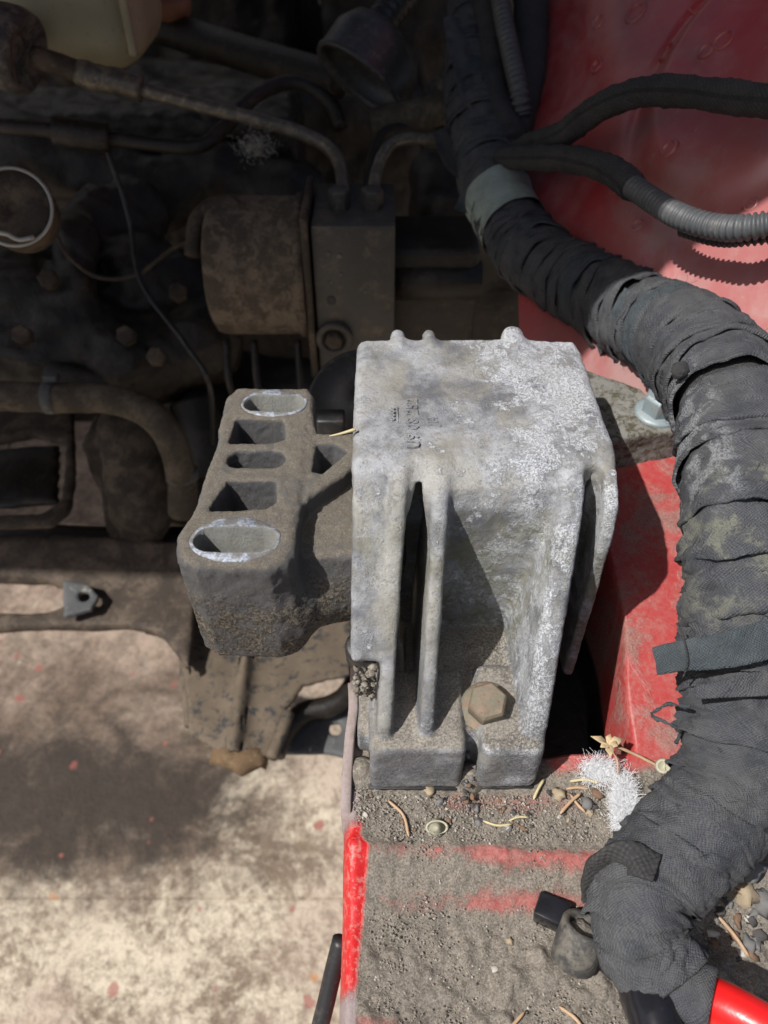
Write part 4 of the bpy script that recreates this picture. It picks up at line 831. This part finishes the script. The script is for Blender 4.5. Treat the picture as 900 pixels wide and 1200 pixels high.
# crumbling deposit where the left panel ends
dp = join(*[blob((rg_.uniform(-.95, -.3), rg_.uniform(13.1, 13.7), rg_.uniform(3.2, 4.5)), rg_.uniform(.05, .15), 300+q, .7, 1, .7) for q in range(70)])
part(mount, 'dirt_crust', dp, M_dirt, kind='stuff')

# ------------------------------------------------------------------ far bay
abs_ = thing('hydraulic_unit', 'dust caked hydraulic unit with round motor and grey valve block behind the bracket', 'hydraulic unit', (-4, 45, -4.5))
xa, xb = PY(373, 400, 42).x, PY(463, 300, 42).x
part(abs_, 'valve_block', box(((xa+xb)/2, 45, .5), (xb-xa, 6, 10.2), .12), M_block, sharp=30)
part(abs_, 'mounting_plate', box((xa-.35, 44.6, .9), (.4, 6, 10.6), .1), M_brown)
part(abs_, 'motor', lathe([(3.7, 0), (4.1, .25), (4.2, .5), (4.25, 1.2), (4.2, 5.4), (4.4, 5.5), (4.4, 6.0)], (1, 0, 0), (-10.8, 45.8, 1.2), 56), M_motor)
p = PY(392, 396, 41.9); b_ = part(abs_, 'boss', lathe([(1.15, -.3), (1.15, .25), (1.0, .35), (.75, .3), (.75, .1)], (0, -1, 0), p, 32), M_block); part(b_, 'bolt', hexhead((p.x, p.y-.1, p.z), (0, -1, 0), 1.0, .5, 10), M_brown, sharp=25)
p = PY(388, 352, 42); part(abs_, 'port_hole', lathe([(.3, 0), (.3, .03), (.22, .02)], (0, -1, 0), p, 16), M_black)
for u_, v_ in ((385, 298), (398, 300), (387, 332), (400, 322), (428, 342), (440, 330)): part(abs_, 'stake_mark', lathe([(.16, 0), (.16, .03), (.1, .02)], (0, -1, 0), PY(u_, v_, 41.99), 10), M_steelplate)
for u_ in (398, 436):
    p = PZ(u_, 244, 5.6); part(abs_, 'pipe_nut', hexhead((p.x, 44.5, 5.6), (0, 0, 1), 1.15, 1.1, 0), M_block, sharp=25)
part(abs_, 'rear_body', join(box((2.6, 46, 0), (6.5, 5, 7), .5), tube(np.array([(.5, 44, 1.2), (6, 44, 1.2)]), 1.2, 20)), M_dark)
part(abs_, 'bracket_leg', join(tube(spline([(-10.2, 43, -2.5), (-10, 41, -4.3), (-9.5, 40.5, -6)], .3), .25, 8), tube(spline([(-8.4, 43, -2.5), (-8.2, 41, -4.3), (-7.9, 40.5, -6)], .3), .25, 8), tube(spline([(-5.6, 43, -2.5), (-5.4, 41, -4.5), (-5.4, 40.5, -6)], .3), .25, 8)), M_dark)
def pipe(name, label, cat, pts, r_, mat, n_=14, group=None): return single(name, label, cat, tube(spline(G(pts), .3), r_, n_, disp=lambda V: .03*fbm(V, 1.5, 5)), mat, group=group)
bl = thing('brake_pipe', 'brake pipe running from the rubber boot at the top left down into the valve block', 'brake pipe', tuple(PD(45, 70, 45)))
part(bl, 'pipe', tube(spline(G([(160, 103, 46), (230, 122, 46), (300, 140, 46.5), (355, 157, 47), (388, 176, 47), (401, 205, 46.5), (400, 246, 46)]), .3), .42, 14), M_pipe)
part(bl, 'collar', tube(spline(G([(92, 84, 45.5), (110, 90, 45.6), (140, 97, 45.8), (166, 104, 46)]), .3), [.78]*1 and .75, 18, disp=lambda V: .12*fbm(V, 1.2, 5)), M_pipe)
part(bl, 'rod', tube(spline(G([(38, 66, 45), (70, 76, 45.3), (96, 86, 45.5)]), .3), .62, 16), M_brown)
axb = (PD(60, 74, 45)-PD(0, 50, 45)).normalized()
part(bl, 'boot', lathe([(.6, -1.8), (1.7, -1.5), (2.25, -.6), (2.35, .3), (2.2, 1.0), (1.9, 1.15), (1.6, 1.0), (.9, .7)], axb, PD(12, 57, 45), 40), M_rubber)
pipe('brake_pipe', 'dull pipe below the first one, from the left edge looping up to the connector', 'brake pipe', [(-30, 145, 47), (60, 153, 47), (130, 162, 47.5), (225, 172, 48), (262, 150, 48.5), (300, 112, 49), (345, 97, 50), (385, 118, 50), (400, 150, 50)], .45, M_dark)
single('pipe_collar', 'brown collar on the lower pipe near the left edge', 'collar', tube(spline(G([(66, 153, 47), (95, 158, 47), (128, 162, 47.4)]), .3), .85, 16), M_dark)
pipe('brake_pipe', 'curved pipe bending over into the valve block, front one of two', 'brake pipe', [(437, 244, 46), (440, 205, 46.5), (455, 172, 47), (480, 162, 47.5), (520, 165, 48)], .36, M_pipe)
pipe('brake_pipe', 'curved pipe bending over behind its twin at the valve block', 'brake pipe', [(430, 240, 48), (434, 195, 48), (447, 160, 48.5), (475, 150, 49), (520, 152, 49.5)], .36, M_dark)
pipe('hose', 'grey hose lying over the top of the round motor', 'hose', [(225, 300, 46), (232, 255, 46), (262, 238, 46), (295, 252, 46), (330, 260, 46), (372, 262, 47)], .45, M_brown)
pipe('hose', 'brown hose stub meeting the harness from the left near the top', 'hose', [(440, 145, 50), (490, 135, 49), (530, 125, 48.5), (570, 125, 48.5)], .95, M_khaki, 20)
pipe('hose', 'small looped black hose above the brown stub', 'hose', [(500, 130, 51), (508, 103, 51), (530, 95, 50), (570, 100, 50)], .5, M_rubber)
pipe('hose', 'wide dark pipe running from the reservoir to the connector across the top', 'hose', [(150, 20, 62), (230, 45, 60), (310, 70, 58), (400, 95, 56)], 1.25, M_dark, 24)
con = thing('connector', 'black oval connector cap with a corrugated hose at the top centre', 'connector', tuple(PD(425, 85, 50)))
ca = (Vector((-.45, -.6, -.55))).normalized(); pc = PD(432, 82, 50)
sh = lathe([(1.6, -2.8), (2.6, -2.4), (3.25, -1.2), (3.4, .7), (3.5, .8), (3.5, 1.05), (3.2, 1.1), (3.0, .6), (2.9, -.6), (.02, -.7)], ca, pc, 44); Vv = sh[0]-np.array(pc); dr = np.array(Vector((.75, .1, -.62)).normalized()); Vv = Vv-np.outer(Vv @ np.cross(dr, np.array(ca)), np.cross(dr, np.array(ca)))*.35
part(con, 'cap', (Vv+np.array(pc), sh[1]), M_rubber2); part(con, 'corrugated_hose', corrugated(G([(440, 45, 51.5), (452, 20, 52), (480, -15, 53), (510, -60, 54)]), 1.0, .7, .12), M_black)
rv = thing('fluid_reservoir', 'aged cream plastic fluid reservoir at the top left corner', 'reservoir', (-20, 60, 9))
part(rv, 'tank', box((-22.5, 58.5, 15.2), (15, 9, 11), 2.6, seg=7), M_cream); part(rv, 'rib', box((-15.6, 54.1, 15), (.5, .5, 8), .15), M_cream)
single('orange_cap', 'orange plastic cap peeking out right of the cream reservoir', 'cap', lathe([(1.6, 0), (1.7, .3), (1.7, 1.4), (1.5, 1.6), (.02, 1.65)], (.2, -.3, .9), PD(198, 12, 60), 26), M_orange)
cp = PD(15, 243, 40); cn = Vector((.15, -.75, .6)).normalized()
ck = thing('hose_cap', 'round dark hose cap with a pale wire clip at the left edge', 'hose cap', tuple(cp))  # hose cap: dark round face inside a wire clamp ring
part(ck, 'face', lathe([(1.9, -2.0), (1.9, -.15), (1.8, 0), (.35, .02), (.3, -.15), (.02, -.15)], cn, cp, 40), M_brown)
part(ck, 'wire_clip', torus(cp+cn*.05, cn, 1.95, .09, 44, 8, (-110, 130)), M_steelring)
part(ck, 'clip_tail', tube(spline(G([(-5, 272, 39.6), (10, 275, 39.5), (22, 281, 39.6), (40, 278, 39.7)]), .2), .12, 8), M_steelring)
pl = thing('pulley', 'dark disc behind the bracket, its rim showing beside the mount', 'pulley', (-1, 34, -3))
part(pl, 'disc', lathe([(2.9, -.5), (3.0, -.3), (3.0, -.05), (2.92, 0), (2.8, -.06), (.8, -.1), (.7, .3), (.02, .3)], Vector((.1, -.8, .6)), PD(427, 478, 40), 56), M_black)
single('small_box', 'small black block on the disc beside the bracket arm', 'block', box(PD(388, 498, 36), (1.3, 1, 1.2), .12), M_black)

# gearbox and bay castings
def cs(L_, h_, k=1.2, amp=()):
    def f(X, Y, Z):
        d = None
        for q in L_:
            e = scap(X, Y, Z, *q[1:]) if q[0] == 'c' else sbox(X, Y, Z, *q[1:])
            d = e if d is None else smin(d, e, k)
        return d
    pts = []
    for q in L_:
        if q[0] == 'c': pts += [np.array(q[1])-q[3], np.array(q[1])+q[3], np.array(q[2])-q[3], np.array(q[2])+q[3]]
        else: pts += [np.array(q[1])-q[2], np.array(q[1])+q[2]]
    pts = np.array([np.array(p_, float) for p_ in pts]); return snet(f, pts.min(0)-1.5, pts.max(0)+1.5, h_, amp)
T3 = lambda u, v, t: tuple(PD(u, v, t))
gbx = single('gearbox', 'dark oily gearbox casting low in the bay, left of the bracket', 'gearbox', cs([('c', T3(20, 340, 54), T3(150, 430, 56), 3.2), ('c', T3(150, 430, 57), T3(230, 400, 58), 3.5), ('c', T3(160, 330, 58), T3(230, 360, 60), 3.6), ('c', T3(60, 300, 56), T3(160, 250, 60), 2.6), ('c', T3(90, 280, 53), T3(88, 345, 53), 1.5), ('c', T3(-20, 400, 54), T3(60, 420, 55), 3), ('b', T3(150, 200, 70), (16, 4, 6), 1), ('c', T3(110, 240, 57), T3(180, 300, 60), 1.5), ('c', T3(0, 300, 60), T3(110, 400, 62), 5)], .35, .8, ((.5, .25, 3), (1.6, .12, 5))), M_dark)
single('gearbox_support', 'brown dusty casting hanging below the gearbox, behind the khaki hose', 'casting', cs([('c', T3(150, 500, 58), T3(165, 600, 58), 2.3), ('c', T3(130, 520, 60), T3(145, 640, 60), 1.2), ('c', T3(185, 500, 59), T3(170, 640, 59), 1.1), ('b', T3(160, 535, 61), (3.2, 2, 3), .6), ('c', T3(145, 645, 58), T3(180, 650, 58), 1.0), ('c', T3(245, 640, 62), T3(245, 700, 62), 2.4), ('c', T3(210, 580, 64), T3(420, 600, 64), 2.5)], .32, .6, ((.6, .2, 4),)), M_brown)
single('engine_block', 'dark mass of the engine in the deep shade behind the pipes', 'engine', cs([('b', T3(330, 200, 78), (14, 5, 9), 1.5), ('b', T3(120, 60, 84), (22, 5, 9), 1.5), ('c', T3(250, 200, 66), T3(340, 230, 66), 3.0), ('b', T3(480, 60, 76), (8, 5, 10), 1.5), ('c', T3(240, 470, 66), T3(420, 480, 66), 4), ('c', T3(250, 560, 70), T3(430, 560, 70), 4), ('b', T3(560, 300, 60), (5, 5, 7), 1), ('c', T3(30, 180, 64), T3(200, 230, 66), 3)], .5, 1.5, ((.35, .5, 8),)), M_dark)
pipe('coolant_hose', 'khaki dusted coolant hose from the left edge bending down beside the casting', 'hose', [(-40, 463, 50), (60, 466, 50), (130, 468, 50), (175, 485, 50), (200, 515, 50.5), (213, 560, 52), (214, 600, 54)], .98, M_khaki, 26)
pipe('hose', 'dark thick hose above the khaki hose, sloping down from the left edge', 'hose', [(-40, 340, 56), (0, 380, 55), (40, 420, 54), (90, 445, 54), (160, 452, 55)], 1.5, M_dark, 22)
pipe('hose', 'dark hose bulge between the bracket and the khaki hose', 'hose', [(225, 470, 58), (240, 520, 58), (235, 560, 58)], 1.7, M_dark, 22)
def sheet(outline, zf, th, h_, holes_=(), bulge=None, amp=((.4, .1, 3),)):
    pts = [PZ(u, v, zf) for u, v in outline]; xy = [(p.x, p.y) for p in pts]; hp = [[(q.x, q.y) for q in [PZ(u, v, zf) for u, v in hh]] for hh in holes_]
    def f(X, Y, Z):
        zz = Z-(bulge(X, Y) if bulge else 0)
        d2 = spoly(X, Y, xy)
        for hh in hp: d2 = smax(d2, -spoly(X, Y, hh), .3)
        return extr(d2, zz-zf, th/2, min(.12, th/3))
    a = np.array(xy); return snet(f, (a[:, 0].min()-1, a[:, 1].min()-1, zf-th-3.2), (a[:, 0].max()+1, a[:, 1].max()+1, zf+th+3.2), h_, amp)
def oval(u0, v0, u1, v1, n_=14): return [((u0+u1)/2+(u1-u0)/2*np.sign(math.cos(t))*abs(math.cos(t))**.7, (v0+v1)/2+(v1-v0)/2*np.sign(math.sin(t))*abs(math.sin(t))**.8) for t in np.linspace(0, 6.283, n_, endpoint=False)]
pc_ = PZ(60, 670, -19)
subf = thing('subframe', 'brown painted subframe crossing low at the left, with an oval opening', 'subframe', (-15, 40, -20))
part(subf, 'pressing', sheet([(-60, 640), (60, 640), (150, 650), (215, 655), (330, 660), (410, 670), (412, 700), (230, 705), (222, 790), (210, 770), (190, 745), (150, 736), (110, 736), (-60, 740)], -19, 1.0, .3, [oval(-40, 682, 84, 722)], lambda X, Y: 1.6*np.exp(-((Y-(pc_.y+1.4))/1.6)**2)), M_sub)
tb = part(subf, 'lug', sheet([(75, 682), (105, 686), (118, 700), (108, 716), (75, 724)], -17.6, .5, .16, [oval(93, 694, 105, 706, 8)]), M_steelplate)
lp = thing('splash_plate', 'dust covered sheet metal plate with a rusty lower lip under the bracket', 'plate', (-8, 33, -22))
part(lp, 'sheet', sheet([(208, 690), (300, 680), (412, 690), (412, 795), (385, 798), (355, 806), (338, 830), (325, 862), (318, 884), (300, 889), (262, 884), (222, 860)], -20.5, .4, .22, (), lambda X, Y: .8*np.exp(-((X+9.5-.0*Y)/.5)**2)+.5*np.sin(Y*.5)*.4), M_tan)
e_ = [PZ(u, v, -20.6) for u, v in ((212, 720), (216, 780), (222, 850))]; part(lp, 'edge_fold', tube(spline([tuple(q) for q in e_], .4), .35, 10), M_tan)
e_ = [PZ(u, v, -20.2) for u, v in ((338, 835), (330, 860), (318, 888))]; part(lp, 'edge_fold', tube(spline([tuple(q) for q in e_], .4), .4, 10), M_tan)
rl = [PZ(u, v, -21) for u, v in ((250, 884), (280, 890), (312, 892))]; part(lp, 'rusty_lip', tube(spline([tuple(q) for q in rl], .3), .62, 14, disp=lambda V: .35*fbm(V, 1.1, 4)), M_rust)
single('steel_tab', 'grey steel tab with two round holes between the plate and the rail', 'tab', sheet([(322, 870), (345, 838), (380, 832), (430, 815), (430, 893), (380, 884), (322, 884)], -24, .5, .2, [oval(385, 847, 401, 863, 10), oval(346, 843, 357, 853, 8)]), M_steelplate)
e_ = [PZ(u, v, -22.5) for u, v in ((430, 770), (408, 812), (385, 828), (355, 836), (332, 860), (322, 884))]; single('rubber_strip', 'dark curved strip above the grey steel tab', 'strip', tube(spline([tuple(q) for q in e_], .4), .75, 12), M_dark)
brf = thing('bay_bracket', 'brown bracket with an arched opening at the left edge below the khaki hose', 'bracket', (-25, 50, -17))
part(brf, 'frame', sheet([(-60, 490), (88, 478), (90, 560), (84, 600), (62, 618), (-60, 618), (-60, 606), (50, 606), (72, 590), (76, 560), (78, 522), (40, 512), (-60, 528)], -14, .8, .3), M_brown)
part(brf, 'plate', sheet([(-60, 528), (72, 520), (70, 590), (-60, 600)], -17, .5, .4), M_dark)
single('cross_tube', 'dark brown tube crossing behind the subframe from the left edge', 'tube', tube(spline(G([(-50, 628, 60), (100, 640, 60), (250, 640, 62), (420, 645, 63)]), .5), 1.6, 20), M_dark)
single('edge_cable', 'dark cable curving down beside the red rail edge at the bottom', 'cable', tube(spline(G([(400, 1100, 28), (390, 1140, 28), (382, 1175, 28), (372, 1215, 28)]), .2), .33, 12), M_black)

for (u, v, t) in ((60, 330, 51), (150, 395, 52.2), (210, 345, 54), (100, 262, 54), (30, 395, 50.5), (185, 420, 52.5)):
    q_ = PD(u, v, t); part(gbx, 'bolt', hexhead(q_, (.1, -.7, .7), 1.15, .9, u), M_brown, sharp=25)
for k, (u, v, t, ax_) in enumerate(((60, 466, 50, (1, 0, 0)), (213, 556, 52, (0, -.3, -1)))):
    single('hose_clamp', ['dull steel band clamp round the khaki hose near the left edge', 'dull steel band clamp at the lower end of the khaki hose'][k], 'clamp', join(lathe([(.99, -.35), (1.07, -.34), (1.07, .34), (.99, .35)], ax_, PD(u, v, t), 30), box(PD(u, v-24, t-.6), (.9, .7, .5), .1)), M_steelplate, group='clamps on the khaki hose')
pipe('wire', 'thin dusty wire hanging in an arc over the gearbox', 'wire', [(60, 262, 50), (80, 300, 51), (115, 325, 51.5), (160, 322, 51.5), (205, 290, 51), (250, 275, 49)], .14, M_brown, 8)
pipe('wire', 'thin black wire running down in front of the gearbox to the motor', 'wire', [(120, 160, 49), (150, 250, 51), (165, 330, 51), (215, 400, 50), (245, 450, 50), (250, 520, 56)], .18, M_black, 8)
rr_ = np.random.RandomState(9); V_ = []; F_ = []
for k in range(420):
    p = PD(300+rr_.randn()*10, 170+rr_.randn()*8, 45.3+rr_.randn()*.3); d = rr_.randn(3)*.16; sh_ = tube(np.array([tuple(p), np.array(p)+d*.5+rr_.randn(3)*.08, np.array(p)+d]), .012, 3, False); b = len(V_); V_ += sh_[0].tolist(); F_ += [[i_+b for i_ in f_] for f_ in sh_[1]]
single('lint', 'grey lint caught under the brake pipe', 'lint', (np.array(V_), F_), M_steelring)
for o in SC.objects:
    if '_b' in o: del o['_b']
